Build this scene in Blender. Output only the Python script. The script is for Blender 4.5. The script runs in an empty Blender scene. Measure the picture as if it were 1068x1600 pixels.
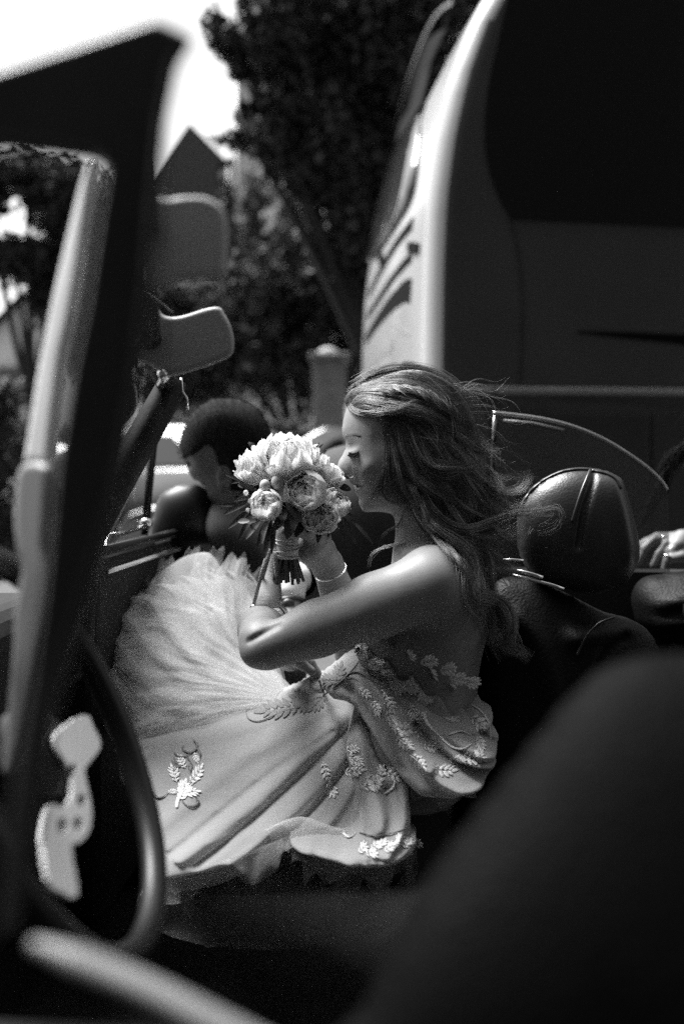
import bpy, math, random
import numpy as np
from mathutils import Vector, Matrix
random.seed(11); rng = np.random.default_rng(11)
sc = bpy.context.scene
col = sc.collection
R = math.radians

# ------------------------------------------------------------------ camera
CAMZ, PITCH, FPX = 1.05, math.atan(40/1555.6), 1555.6
cam_d = bpy.data.cameras.new('camera')
cam = bpy.data.objects.new('camera', cam_d); col.objects.link(cam)
cam.location = (0, 0, CAMZ)
cam.rotation_euler = (math.pi/2 - PITCH, 0, 0)
cam_d.sensor_fit = 'VERTICAL'; cam_d.sensor_height = 36.0; cam_d.lens = 35.0
cam_d.clip_start = 0.02; cam_d.clip_end = 2000
cam_d.dof.use_dof = True
cam_d.dof.focus_distance = 1.56
cam_d.dof.aperture_fstop = 2.1
sc.camera = cam

# ------------------------------------------------------------------ sky, sun, exposure
SUN_AZ, SUN_EL = R(-60), R(62)       # azimuth from +Y towards +X: from the left and a little behind
w = bpy.data.worlds.new('World'); sc.world = w; w.use_nodes = True
nt = w.node_tree; nt.nodes.clear()
sky = nt.nodes.new('ShaderNodeTexSky'); sky.sky_type = 'NISHITA'; sky.sun_disc = False
sky.sun_elevation = SUN_EL; sky.sun_rotation = SUN_AZ
sky.air_density = 1.6; sky.dust_density = 4.0
bw = nt.nodes.new('ShaderNodeRGBToBW')
bgd = nt.nodes.new('ShaderNodeBackground'); bgd.inputs[1].default_value = 0.15
wo = nt.nodes.new('ShaderNodeOutputWorld')
nt.links.new(sky.outputs[0], bw.inputs[0]); nt.links.new(bw.outputs[0], bgd.inputs[0]); nt.links.new(bgd.outputs[0], wo.inputs[0])
sd = bpy.data.lights.new('sun', 'SUN'); sd.energy = 5; sd.angle = R(32); sd.color = (1, 1, 1)
so = bpy.data.objects.new('sun', sd); col.objects.link(so)
sdir = Vector((math.sin(SUN_AZ)*math.cos(SUN_EL), math.cos(SUN_AZ)*math.cos(SUN_EL), math.sin(SUN_EL)))
so.rotation_euler = (-sdir).to_track_quat('-Z', 'Y').to_euler()
so.location = sdir*30
vs = sc.view_settings
sc.display_settings.display_device = 'sRGB'
vs.view_transform = 'Standard'; vs.look = 'None'; vs.gamma = 1.0; vs.exposure = 1.1; vs.use_curve_mapping = False
sc.cycles.max_bounces = 8; sc.cycles.diffuse_bounces = 1; sc.cycles.transparent_max_bounces = 16
sc.cycles.use_denoising = False
sc.cycles.sample_clamp_indirect = 4.0
# ------------------------------------------------------------------ helpers
CT, ST = math.cos(PITCH), math.sin(PITCH)
def P(u, v, Y):
    """point of the place seen at (u, v) of the photograph, Y metres in front of the camera"""
    x = (u-534)/FPX; y = (800-v)/FPX
    t = Y/(CT + y*ST)
    return Vector((t*x, Y, CAMZ + t*(y*CT - ST)))
def PA(u, v, Y):
    u = np.asarray(u, float); v = np.asarray(v, float); Y = np.asarray(Y, float)+0*u
    x = (u-534)/FPX; y = (800-v)/FPX
    t = Y/(CT + y*ST)
    return np.stack([t*x, Y, CAMZ + t*(y*CT - ST)], -1)

def new_mat(name): 
    m = bpy.data.materials.new(name); m.use_nodes = True
    m.node_tree.nodes.clear(); return m, m.node_tree
def mat(name, v, rough=0.5, metal=0.0, spec=0.5, var=0.0, vscale=8.0, bump=0.0, bscale=60.0, coat=0.0, sheen=0.0, attr=None, alpha=None):
    """grey procedural surface; var = share of tonal wear, bump = fine relief"""
    m, t = new_mat(name); N = t.nodes; L = t.links
    b = N.new('ShaderNodeBsdfPrincipled'); o = N.new('ShaderNodeOutputMaterial'); L.new(b.outputs[0], o.inputs[0])
    b.inputs['Base Color'].default_value = (v, v, v, 1); b.inputs['Roughness'].default_value = rough
    b.inputs['Metallic'].default_value = metal; b.inputs['Specular IOR Level'].default_value = spec
    b.inputs['Coat Weight'].default_value = coat; b.inputs['Coat Roughness'].default_value = 0.06
    b.inputs['Sheen Weight'].default_value = sheen
    tc = N.new('ShaderNodeTexCoord')
    src = None
    if var > 0:
        n = N.new('ShaderNodeTexNoise'); n.inputs['Scale'].default_value = vscale; n.inputs['Detail'].default_value = 6; n.inputs['Roughness'].default_value = .62
        L.new(tc.outputs['Object'], n.inputs['Vector'])
        mr = N.new('ShaderNodeMapRange'); mr.inputs[1].default_value = .28; mr.inputs[2].default_value = .72
        mr.inputs[3].default_value = v*(1-var); mr.inputs[4].default_value = min(v*(1+var), .95)
        L.new(n.outputs['Fac'], mr.inputs[0]); src = mr.outputs[0]
        r2 = N.new('ShaderNodeMapRange'); r2.inputs[1].default_value = .3; r2.inputs[2].default_value = .7
        r2.inputs[3].default_value = max(rough-.08, .02); r2.inputs[4].default_value = min(rough+.1, 1)
        L.new(n.outputs['Fac'], r2.inputs[0]); L.new(r2.outputs[0], b.inputs['Roughness'])
    if attr:
        at = N.new('ShaderNodeAttribute'); at.attribute_name = attr
        mx = N.new('ShaderNodeMath'); mx.operation = 'MULTIPLY'
        L.new(at.outputs['Fac'], mx.inputs[0])
        if src: L.new(src, mx.inputs[1])
        else: mx.inputs[1].default_value = v
        src = mx.outputs[0]
    if src: L.new(src, b.inputs['Base Color'])
    if bump > 0:
        n2 = N.new('ShaderNodeTexNoise'); n2.inputs['Scale'].default_value = bscale; n2.inputs['Detail'].default_value = 5
        L.new(tc.outputs['Object'], n2.inputs['Vector'])
        bp = N.new('ShaderNodeBump'); bp.inputs['Strength'].default_value = bump; bp.inputs['Distance'].default_value = .01
        L.new(n2.outputs['Fac'], bp.inputs['Height']); L.new(bp.outputs[0], b.inputs['Normal'])
    return m
def cloth_mat(name, v, trans=0.35, holes=0.0, lace=0.0, crease=.22):
    """thin woven cloth: diffuse + light through it; holes = see-through share of the net"""
    m, t = new_mat(name); N = t.nodes; L = t.links
    o = N.new('ShaderNodeOutputMaterial')
    d = N.new('ShaderNodeBsdfDiffuse'); d.inputs[0].default_value = (v, v, v, 1); d.inputs['Roughness'].default_value = .6
    tr = N.new('ShaderNodeBsdfTranslucent'); tr.inputs[0].default_value = (v, v, v, 1)
    mx = N.new('ShaderNodeMixShader'); mx.inputs[0].default_value = trans
    L.new(d.outputs[0], mx.inputs[1]); L.new(tr.outputs[0], mx.inputs[2])
    out = mx
    tc = N.new('ShaderNodeTexCoord')
    n2 = N.new('ShaderNodeTexNoise'); n2.inputs['Scale'].default_value = 55; n2.inputs['Detail'].default_value = 6
    L.new(tc.outputs['Object'], n2.inputs['Vector'])
    bp = N.new('ShaderNodeBump'); bp.inputs['Strength'].default_value = crease; bp.inputs['Distance'].default_value = .006
    L.new(n2.outputs['Fac'], bp.inputs['Height']); L.new(bp.outputs[0], d.inputs['Normal'])
    if holes > 0:
        tp = N.new('ShaderNodeBsdfTransparent')
        m2 = N.new('ShaderNodeMixShader')
        if lace > 0:
            vo = N.new('ShaderNodeTexVoronoi'); vo.inputs['Scale'].default_value = lace; vo.feature = 'DISTANCE_TO_EDGE'
            nz = N.new('ShaderNodeTexNoise'); nz.inputs['Scale'].default_value = lace*.35; nz.inputs['Detail'].default_value = 3
            ad = N.new('ShaderNodeVectorMath'); ad.operation = 'MULTIPLY_ADD'; ad.inputs[1].default_value = (.02, .02, .02)
            L.new(tc.outputs['Object'], nz.inputs['Vector']); L.new(nz.outputs['Color'], ad.inputs[0]); L.new(tc.outputs['Object'], ad.inputs[2]); L.new(ad.outputs[0], vo.inputs['Vector'])
            mr = N.new('ShaderNodeMapRange'); mr.inputs[1].default_value = .03; mr.inputs[2].default_value = .12; mr.inputs[3].default_value = .08; mr.inputs[4].default_value = holes
            L.new(vo.outputs['Distance'], mr.inputs[0]); L.new(mr.outputs[0], m2.inputs[0])
        else:
            nz = N.new('ShaderNodeTexNoise'); nz.inputs['Scale'].default_value = 14; nz.inputs['Detail'].default_value = 4
            L.new(tc.outputs['Object'], nz.inputs['Vector'])
            mr = N.new('ShaderNodeMapRange'); mr.inputs[1].default_value = .3; mr.inputs[2].default_value = .7; mr.inputs[3].default_value = max(holes-.15, 0); mr.inputs[4].default_value = min(holes+.15, 1)
            L.new(nz.outputs['Fac'], mr.inputs[0]); L.new(mr.outputs[0], m2.inputs[0])
        L.new(mx.outputs[0], m2.inputs[1]); L.new(tp.outputs[0], m2.inputs[2]); out = m2
    L.new(out.outputs[0], o.inputs[0])
    return m
def glass_mat(name, tint=.8, rough=.02, refl=1.45, flat=None):
    m, t = new_mat(name); N = t.nodes; L = t.links
    o = N.new('ShaderNodeOutputMaterial')
    tp = N.new('ShaderNodeBsdfTransparent'); tp.inputs[0].default_value = (tint, tint, tint, 1)
    g = N.new('ShaderNodeBsdfGlossy'); g.inputs['Roughness'].default_value = rough; g.inputs[0].default_value = (.9, .9, .9, 1)
    fr = N.new('ShaderNodeFresnel'); fr.inputs[0].default_value = refl
    mx = N.new('ShaderNodeMixShader'); (L.new(fr.outputs[0], mx.inputs[0]) if flat is None else setattr(mx.inputs[0], 'default_value', flat)); L.new(tp.outputs[0], mx.inputs[1]); L.new(g.outputs[0], mx.inputs[2])
    L.new(mx.outputs[0], o.inputs[0]); return m

def inv(p): return Matrix.Translation(p.location).inverted()
def link(o, parent=None):
    col.objects.link(o)
    if parent is not None:
        o.parent = parent
        o.matrix_parent_inverse = Matrix.Translation(-parent.location) if parent.parent is None else Matrix()
    return o
def mesh_obj(name, V, F, m, parent=None, smooth=True):
    me = bpy.data.meshes.new(name)
    V = np.asarray(V, float); 
    if isinstance(F, np.ndarray):
        nf, k = F.shape
        me.vertices.add(len(V)); me.vertices.foreach_set('co', V.ravel())
        me.loops.add(nf*k); me.loops.foreach_set('vertex_index', F.ravel().astype(np.int32))
        me.polygons.add(nf); me.polygons.foreach_set('loop_start', np.arange(0, nf*k, k, dtype=np.int32))
        try: me.polygons.foreach_set('loop_total', np.full(nf, k, np.int32))
        except Exception: pass
        me.update(calc_edges=True); me.validate()
    else:
        me.from_pydata([tuple(x) for x in V], [], [tuple(f) for f in F]); me.update()
    if smooth: me.polygons.foreach_set('use_smooth', np.ones(len(me.polygons), bool))
    if m: me.materials.append(m)
    o = bpy.data.objects.new(name, me); link(o, parent); return o
def thing(name, loc, label, cat, group=None):
    o = bpy.data.objects.new(name, None); o.location = loc; o.empty_display_size = .1
    col.objects.link(o); tag(o, label, cat, group); return o
def tag(o, label=None, cat=None, group=None, kind=None):
    for k, x in (('label', label), ('category', cat), ('group', group), ('kind', kind)):
        if x: o[k] = x
    return o
def bevel(o, w_, seg=2):
    b = o.modifiers.new('b', 'BEVEL'); b.width = w_; b.segments = seg; b.limit_method = 'ANGLE'; b.angle_limit = R(35)
    return o
class MB:
    """collects boxes, tubes and prisms into one mesh"""
    def __init__(s): s.V = []; s.F = []
    def add(s, V, F):
        n = len(s.V); s.V += [tuple(x) for x in V]; s.F += [tuple(i+n for i in f) for f in F]; return s
    def box(s, c, d, rot=None):
        c = Vector(c); d = Vector(d)/2
        V = [Vector((x*d.x, y*d.y, z*d.z)) for x in (-1, 1) for y in (-1, 1) for z in (-1, 1)]
        if rot is not None: V = [rot @ q for q in V]
        return s.add([c+q for q in V], [(0, 1, 3, 2), (4, 6, 7, 5), (0, 4, 5, 1), (2, 3, 7, 6), (0, 2, 6, 4), (1, 5, 7, 3)])
    def tube(s, pts, r, n=8, cap=True, flat=None):
        pts = [Vector(p) for p in pts]; k = len(pts)
        rr = r if hasattr(r, '__len__') else [r]*k
        V = []; prev = None
        for i, p in enumerate(pts):
            t = (pts[min(i+1, k-1)]-pts[max(i-1, 0)]).normalized()
            if prev is None:
                a = Vector((0, 0, 1)) if abs(t.z) < .9 else Vector((0, 1, 0)); nx = t.cross(a).normalized()
            else:
                nx = (prev-t*prev.dot(t)).normalized()
            prev = nx; ny = t.cross(nx)
            for j in range(n):
                a = 2*math.pi*j/n
                V.append(p+nx*math.cos(a)*rr[i]+ny*math.sin(a)*rr[i]*(flat or 1))
        F = [(i*n+j, i*n+(j+1) % n, (i+1)*n+(j+1) % n, (i+1)*n+j) for i in range(k-1) for j in range(n)]
        if cap: F += [tuple(range(n))[::-1], tuple(range((k-1)*n, k*n))]
        return s.add(V, F)
    def prism(s, poly, a, b):
        """poly: list of points; extrude from offset vector a to b"""
        n = len(poly); a = Vector(a); b = Vector(b)
        V = [Vector(p)+a for p in poly]+[Vector(p)+b for p in poly]
        F = [tuple(range(n))[::-1], tuple(range(n, 2*n))]+[(i, (i+1) % n, n+(i+1) % n, n+i) for i in range(n)]
        return s.add(V, F)
    def ring(s, c, ax, r, tr, n=32, m=8):
        c = Vector(c); ax = Vector(ax).normalized(); a = Vector((0, 0, 1)) if abs(ax.z) < .9 else Vector((1, 0, 0))
        e1 = ax.cross(a).normalized(); e2 = ax.cross(e1)
        V = []; F = []
        for i in range(n):
            t = 2*math.pi*i/n; d = e1*math.cos(t)+e2*math.sin(t)
            for j in range(m):
                p = 2*math.pi*j/m; V.append(c+d*(r+tr*math.cos(p))+ax*tr*math.sin(p))
        F = [(i*m+j, ((i+1) % n)*m+j, ((i+1) % n)*m+(j+1) % m, i*m+(j+1) % m) for i in range(n) for j in range(m)]
        return s.add(V, F)
    def ball(s, c, r, n=12, m=8):
        c = Vector(c); r = Vector(r) if hasattr(r, '__len__') else Vector((r, r, r))
        V = []; 
        for i in range(m+1):
            t = math.pi*i/m
            for j in range(n):
                p = 2*math.pi*j/n
                V.append(c+Vector((r.x*math.sin(t)*math.cos(p), r.y*math.sin(t)*math.sin(p), r.z*math.cos(t))))
        F = [(i*n+j, (i+1)*n+j, (i+1)*n+(j+1) % n, i*n+(j+1) % n) for i in range(m) for j in range(n)]
        return s.add(V, F)
    def build(s, name, m, parent=None, smooth=False, bev=0, seg=2):
        o = mesh_obj(name, s.V, s.F, m, parent, smooth)
        if bev: bevel(o, bev, seg)
        return o
def crom(pts, n=8, closed=False):
    """Catmull-Rom through points (any dimension)"""
    p = np.asarray([tuple(q) for q in pts], float); k = len(p)
    out = []
    seg = k if closed else k-1
    for i in range(seg):
        a, b, c, d = (p[(i-1) % k], p[i], p[(i+1) % k], p[(i+2) % k]) if closed else (p[max(i-1, 0)], p[i], p[i+1], p[min(i+2, k-1)])
        t = (np.arange(n)/n)[:, None]
        out.append(.5*(2*b+(c-a)*t+(2*a-5*b+4*c-d)*t*t+(3*b-a-3*c+d)*t**3))
    if not closed: out.append(p[-1:])
    return np.concatenate(out)
def seg_dist(q, A, B):
    d = B-A; L2 = (d**2).sum(-1)+1e-12
    t = np.clip(((q[:, None, :]-A[None])*d[None]).sum(-1)/L2, 0, 1)
    return np.sqrt((((A[None]+t[..., None]*d[None])-q[:, None, :])**2).sum(-1))
def poly_sd(q, poly):
    """signed distance (negative inside) from 2D points to a closed polygon"""
    poly = np.asarray(poly, float); q = np.asarray(q, float); out = np.empty(len(q))
    A = poly; B = np.roll(poly, -1, 0)
    for s0 in range(0, len(q), 20000):
        z = q[s0:s0+20000]; d = seg_dist(z, A, B).min(1)
        x, y = z[:, :1], z[:, 1:]
        c = ((A[:, 1] > y) != (B[:, 1] > y)) & (x < (B[:, 0]-A[:, 0])*(y-A[:, 1])/(B[:, 1]-A[:, 1]+1e-12)+A[:, 0])
        out[s0:s0+20000] = np.where(c.sum(1) % 2 == 1, -d, d)
    return out
def line_dist(q, pts):
    pts = np.asarray(pts, float); out = np.empty(len(q))
    for s0 in range(0, len(q), 20000):
        out[s0:s0+20000] = seg_dist(np.asarray(q)[s0:s0+20000], pts[:-1], pts[1:]).min(1)
    return out
def sheet(sdf, x0, x1, y0, y1, step):
    """quad mesh of the region sdf<0, outline snapped"""
    xs = np.arange(x0-step, x1+2*step, step); ys = np.arange(y0-step, y1+2*step, step)
    X, Y = np.meshgrid(xs, ys, indexing='ij'); q = np.stack([X.ravel(), Y.ravel()], 1)
    d = sdf(q); nx, ny = X.shape
    ins = (d < 0).reshape(nx, ny)
    cell = ins[:-1, :-1] | ins[1:, :-1] | ins[:-1, 1:] | ins[1:, 1:]
    i, j = np.nonzero(cell)
    F = np.stack([i*ny+j, (i+1)*ny+j, (i+1)*ny+j+1, i*ny+j+1], 1)
    out = d >= 0
    near = np.unique(F.ravel()); sel = near[out[near]]
    for _ in range(2):
        e = step*.1; z = q[sel]; dz = sdf(z)
        g = np.stack([sdf(z+[e, 0])-sdf(z-[e, 0]), sdf(z+[0, e])-sdf(z-[0, e])], 1)/(2*e)
        n2 = (g**2).sum(1, keepdims=True)+1e-9
        q[sel] = z-g*dz[:, None]/n2
    bd = np.zeros(len(q), bool); bd[sel] = True
    mp = -np.ones(len(q), int); mp[near] = np.arange(len(near))
    return q[near], mp[F], bd[near]
def poisson(poly, step=4, iters=900):
    """solution of lap(phi) = -4 inside a polygon; returns a sampler"""
    poly = np.asarray(poly); x0, y0 = poly.min(0)-2*step; x1, y1 = poly.max(0)+2*step
    xs = np.arange(x0, x1+step, step); ys = np.arange(y0, y1+step, step)
    X, Y = np.meshgrid(xs, ys, indexing='ij'); sd = poly_sd(np.stack([X.ravel(), Y.ravel()], 1), poly).reshape(X.shape)
    ins = sd < 0; f = np.where(ins, 4.0*step*step, 0); p = np.where(ins, -sd*20, 0.)
    for _ in range(iters):
        p[1:-1, 1:-1] = .25*(p[2:, 1:-1]+p[:-2, 1:-1]+p[1:-1, 2:]+p[1:-1, :-2]+f[1:-1, 1:-1]); p[~ins] = 0
    p = np.where(ins, p, -np.maximum(sd, 0)*12)
    def smp(q):
        fx = np.clip((q[:, 0]-x0)/step, 0, len(xs)-1.001); fy = np.clip((q[:, 1]-y0)/step, 0, len(ys)-1.001)
        i = fx.astype(int); j = fy.astype(int); a = fx-i; b = fy-j
        return p[i, j]*(1-a)*(1-b)+p[i+1, j]*a*(1-b)+p[i, j+1]*(1-a)*b+p[i+1, j+1]*a*b
    return smp
def puff(name, outline, Y0, depth, m, parent=None, step=4, folds=(), back=.5, smoothout=True, holes=(), edge=None, tilt=(0, 0), noise=None, power=.5, flip=False):
    """a solid with the given outline (photo pixels at distance Y0), swelling towards and away from the camera
    edge: if set (pixels), a plate of even thickness with edges rounded over that width; folds: (polyline, width px, height m)"""
    poly = crom(outline, 6, True) if smoothout else np.asarray(outline, float)
    def sdf(q):
        d = poly_sd(q, poly)
        for (hx, hy, rx, ry) in holes:
            d = np.maximum(d, -(np.sqrt(((q[:, 0]-hx)/rx)**2+((q[:, 1]-hy)/ry)**2)-1)*min(rx, ry))
        return d
    mn, mx_ = poly.min(0), poly.max(0)
    q, F, bd = sheet(sdf, mn[0], mx_[0], mn[1], mx_[1], step)
    if edge:
        d = np.clip(-sdf(q)/edge, 0, 1); wv = np.sqrt(np.clip(1-(1-d)**2, 0, 1))*depth
    else:
        ph = poisson(poly, max(step, 3)); a = np.maximum(ph(q), 0); wv = (a/a.max())**power*depth
    wv[bd] = 0
    inner = 1-np.exp(-(np.maximum(-sdf(q), 0)/8.)) if folds or noise else None
    disp = np.zeros(len(q))
    for (pl, wd, h) in folds:
        dd = line_dist(q, crom(pl, 6)); disp += h*np.exp(-(dd/wd)**2)
    if noise is not None: disp += noise(q)
    if inner is not None: disp = disp*inner
    Yb = Y0+(q[:, 0]-mn[0])*tilt[0]+(q[:, 1]-mn[1])*tilt[1]
    base = PA(q[:, 0], q[:, 1], Yb)
    Vf = base.copy(); Vf[:, 1] -= wv+disp*(~bd)
    nb = np.nonzero(~bd)[0]; mp = np.arange(len(q)); mp[nb] = len(q)+np.arange(len(nb))
    Vb = base[nb].copy(); Vb[:, 1] += wv[nb]*back-disp[nb]*.3
    F2 = mp[F][:, ::-1]
    # world faces: u to the right, v down: orient front faces to the camera
    V = np.concatenate([Vf, Vb]); FF = np.concatenate([F, F2])
    return mesh_obj(name, V, FF, m, parent)
def surface_nets(f, org, h):
    s = f < 0
    c = s[:-1, :-1, :-1].astype(np.int8)
    tot = sum(s[i:i+s.shape[0]-1, j:j+s.shape[1]-1, k:k+s.shape[2]-1].astype(np.int8) for i in (0, 1) for j in (0, 1) for k in (0, 1))
    mask = (tot > 0) & (tot < 8)
    I, J, K = np.nonzero(mask); n = len(I)
    acc = np.zeros((n, 3)); cnt = np.zeros(n)
    cs = {(i, j, k): f[I+i, J+j, K+k] for i in (0, 1) for j in (0, 1) for k in (0, 1)}
    for a in cs:
        for ax in range(3):
            if a[ax] == 0:
                b = list(a); b[ax] = 1; b = tuple(b)
                fa, fb = cs[a], cs[b]; x = (fa < 0) != (fb < 0)
                t = np.where(x, fa/(fa-fb+1e-20), 0)
                p = np.tile(np.array(a, float), (n, 1)); p[:, ax] += t
                acc += p*x[:, None]; cnt += x
    V = (np.stack([I, J, K], 1)+acc/np.maximum(cnt, 1)[:, None])*h+np.asarray(org)
    idx = -np.ones(mask.shape, np.int64); idx[I, J, K] = np.arange(n)
    FS = []
    for ax in range(3):
        sl0 = [slice(None)]*3; sl1 = [slice(None)]*3; sl0[ax] = slice(0, -1); sl1[ax] = slice(1, None)
        x = s[tuple(sl0)] != s[tuple(sl1)]
        e = np.argwhere(x); o1, o2 = [a for a in range(3) if a != ax]
        ok = (e[:, o1] > 0) & (e[:, o2] > 0) & (e[:, o1] < f.shape[o1]-1) & (e[:, o2] < f.shape[o2]-1); e = e[ok]
        def cell(d1, d2):
            g = e.copy(); g[:, o1] += d1; g[:, o2] += d2; return idx[g[:, 0], g[:, 1], g[:, 2]]
        Q = np.stack([cell(-1, -1), cell(0, -1), cell(0, 0), cell(-1, 0)], 1)
        neg = s[e[:, 0], e[:, 1], e[:, 2]]
        if ax == 1: neg = ~neg
        Q[~neg] = Q[~neg][:, ::-1]; FS.append(Q)
    F = np.concatenate(FS); F = F[(F >= 0).all(1)]
    return V, F
class SDF:
    """a body as one continuous surface: rounded limbs blended together"""
    def __init__(s, lo, hi, h):
        s.lo = np.array(lo, float); s.h = h
        s.n = np.ceil((np.array(hi)-s.lo)/h).astype(int)+1
        s.f = np.full(s.n, 1.0, np.float32)
    def sub(s, lo, hi):
        a = np.clip(np.floor((np.array(lo)-s.lo)/s.h).astype(int), 0, s.n); b = np.clip(np.ceil((np.array(hi)-s.lo)/s.h).astype(int)+1, 0, s.n)
        ax = [s.lo[i]+s.h*np.arange(a[i], b[i]) for i in range(3)]
        return tuple(slice(a[i], b[i]) for i in range(3)), np.meshgrid(*ax, indexing='ij')
    def blend(s, sl, d, k, op='u'):
        g = s.f[sl]
        if op == 's':
            d = -d
            hh = np.clip(.5-.5*(g-d)/k, 0, 1) if k > 0 else (d > g)*1.
            s.f[sl] = g*(1-hh)+d*hh+(k*hh*(1-hh) if k > 0 else 0)
        else:
            hh = np.clip(.5+.5*(g-d)/k, 0, 1); s.f[sl] = g*(1-hh)+d*hh-k*hh*(1-hh)
    def cap(s, a, b, ra, rb, k=.012):
        a = np.array(a, float); b = np.array(b, float); m = max(ra, rb)+k+.01
        sl, (X, Y, Z) = s.sub(np.minimum(a, b)-m, np.maximum(a, b)+m)
        d = b-a; L2 = (d**2).sum()+1e-12
        t = np.clip(((X-a[0])*d[0]+(Y-a[1])*d[1]+(Z-a[2])*d[2])/L2, 0, 1)
        dist = np.sqrt((X-a[0]-t*d[0])**2+(Y-a[1]-t*d[1])**2+(Z-a[2]-t*d[2])**2)-(ra+(rb-ra)*t)
        s.blend(sl, dist, k); return s
    def chain(s, pts, rs, k=.012):
        for i in range(len(pts)-1): s.cap(pts[i], pts[i+1], rs[i], rs[i+1], k)
        return s
    def ell(s, c, r, k=.02, op='u', rot=None):
        c = np.array(c, float); r = np.array(r, float); m = r.max()+k+.01
        sl, (X, Y, Z) = s.sub(c-m, c+m)
        x, y, z = X-c[0], Y-c[1], Z-c[2]
        if rot is not None:
            M = np.array(rot.inverted()); x, y, z = (M[i][0]*x+M[i][1]*y+M[i][2]*z for i in range(3))
        q = np.sqrt((x/r[0])**2+(y/r[1])**2+(z/r[2])**2); g = np.sqrt((x/r[0]**2)**2+(y/r[1]**2)**2+(z/r[2]**2)**2)+1e-9
        s.blend(sl, q*(q-1)/g, k, op); return s
    def mesh(s, name, m, parent=None, smooth_it=2):
        V, F = surface_nets(s.f, s.lo, s.h)
        V = lap_smooth(V, F, smooth_it)
        return mesh_obj(name, V, F, m, parent), V
def lap_smooth(V, F, it):
    for _ in range(it):
        acc = np.zeros_like(V); c = np.zeros(len(V))
        for a in range(4):
            b = (a+1) % 4
            np.add.at(acc, F[:, a], V[F[:, b]]); np.add.at(c, F[:, a], 1)
            np.add.at(acc, F[:, b], V[F[:, a]]); np.add.at(c, F[:, b], 1)
        V = V*.5+.5*acc/np.maximum(c, 1)[:, None]
    return V
def strands(name, curves, r, m, parent=None, n=3, tint=None):
    """curves: array (k, npts, 3): thin tubes in one mesh"""
    C = np.asarray(curves, float); k, p, _ = C.shape
    t = np.gradient(C, axis=1); t /= np.linalg.norm(t, axis=2, keepdims=True)+1e-12
    ref = np.array([.3, .8, .5]); a = np.cross(t, ref); a /= np.linalg.norm(a, axis=2, keepdims=True)+1e-9; b = np.cross(t, a)
    taper = np.interp(np.linspace(0, 1, p), [0, .12, .6, 1], [.3, 1, .9, .25])[None, :, None]
    rr = (np.asarray(r).reshape(-1, 1, 1) if hasattr(r, '__len__') else r)*taper
    V = np.stack([C+rr*(a*math.cos(2*math.pi*j/n)+b*math.sin(2*math.pi*j/n)) for j in range(n)], 2).reshape(-1, 3)
    i = np.arange(k)[:, None, None]; s_ = np.arange(p-1)[None, :, None]; j = np.arange(n)[None, None, :]
    base = (i*p+s_)*n; j2 = (j+1) % n
    F = np.stack([base+j, base+j2, base+n+j2, base+n+j], -1).reshape(-1, 4)
    o = mesh_obj(name, V, F, m, parent)
    if tint is not None: o.data.attributes.new('tint', 'FLOAT', 'POINT').data.foreach_set('value', np.repeat(np.asarray(tint, np.float32), p*n))
    return o
# ------------------------------------------------------------------ materials
M = dict(
 asphalt=mat('asphalt', .06, .85, var=.35, vscale=3, bump=.5, bscale=180),
 paving=mat('paving', .22, .8, var=.25, vscale=5, bump=.3, bscale=90),
 kerb=mat('kerb_stone', .3, .75, var=.25, vscale=9, bump=.3),
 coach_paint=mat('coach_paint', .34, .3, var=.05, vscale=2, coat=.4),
 coach_paint_shaded=mat('coach_paint_shaded', .045, .35, metal=.1, var=.08, vscale=2, coat=.3),  # the white coach paint again, darkened to put shade into the flanks
 coach_dark=mat('coach_black_glass', .008, .25, spec=.25),
 coach_grey=mat('coach_grey', .22, .35, var=.15),
 slot=mat('slot_black', .006, .95, spec=.05),
 hatch=mat('hatch_dark', .02, .4, var=.2, vscale=3),
 rubber=mat('rubber', .02, .8, var=.3, bump=.3),
 black_plastic=mat('black_plastic', .02, .45, var=.3),
 rear_glass=mat('rear_glass', .05, .06, spec=.9),
 bark=mat('bark', .025, .9, var=.4, vscale=12, bump=.9, bscale=30),
 leaf=mat('leaf', .032, .6, spec=.25, var=.6, vscale=1.2),
 leaf_dark=mat('leaf_dark', .028, .65, spec=.25, var=.6, vscale=1.5),
 hedge=mat('hedge_leaf', .09, .65, spec=.25, var=.5, vscale=2),
 stone=mat('gate_stone', .2, .85, var=.35, vscale=6, bump=.6, bscale=40),
 plaster=mat('plaster', .4, .85, var=.15, vscale=.6, bump=.2),
 plaster_grey=mat('plaster_grey', .33, .9, var=.2, vscale=.5, bump=.2),
 roof=mat('roof_tile', .012, .9, spec=.05, var=.3, vscale=1.5, bump=.4, bscale=8),
 window=mat('window_glass', .03, .08),
 white_paint=mat('white_paint', .13, .25, var=.06, coat=.5),
 dark_paint=mat('dark_paint', .035, .2, var=.1, coat=.8),
 car_glass=mat('car_glass', .02, .05, spec=.8),
 chrome=mat('chrome', .75, .12, metal=1.0),
 steel=mat('brushed_steel', .6, .3, metal=1.0, var=.1, bump=.05),
)
# ------------------------------------------------------------------ ground
g = mesh_obj('road', [(-200, -150, 0), (200, -150, 0), (200, 15.2, 0), (-200, 15.2, 0)], [(0, 1, 2, 3)], M['asphalt'], smooth=False); g['kind'] = 'structure'
b = MB(); b.box((0, 15.3, .06), (400, .2, .13)); k = b.build('kerb', M['kerb'], bev=.02); k['kind'] = 'structure'
b = MB(); b.box((0, 117.4, .06), (400, 204, .12)); k = b.build('pavement', M['paving']); k['kind'] = 'structure'

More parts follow.
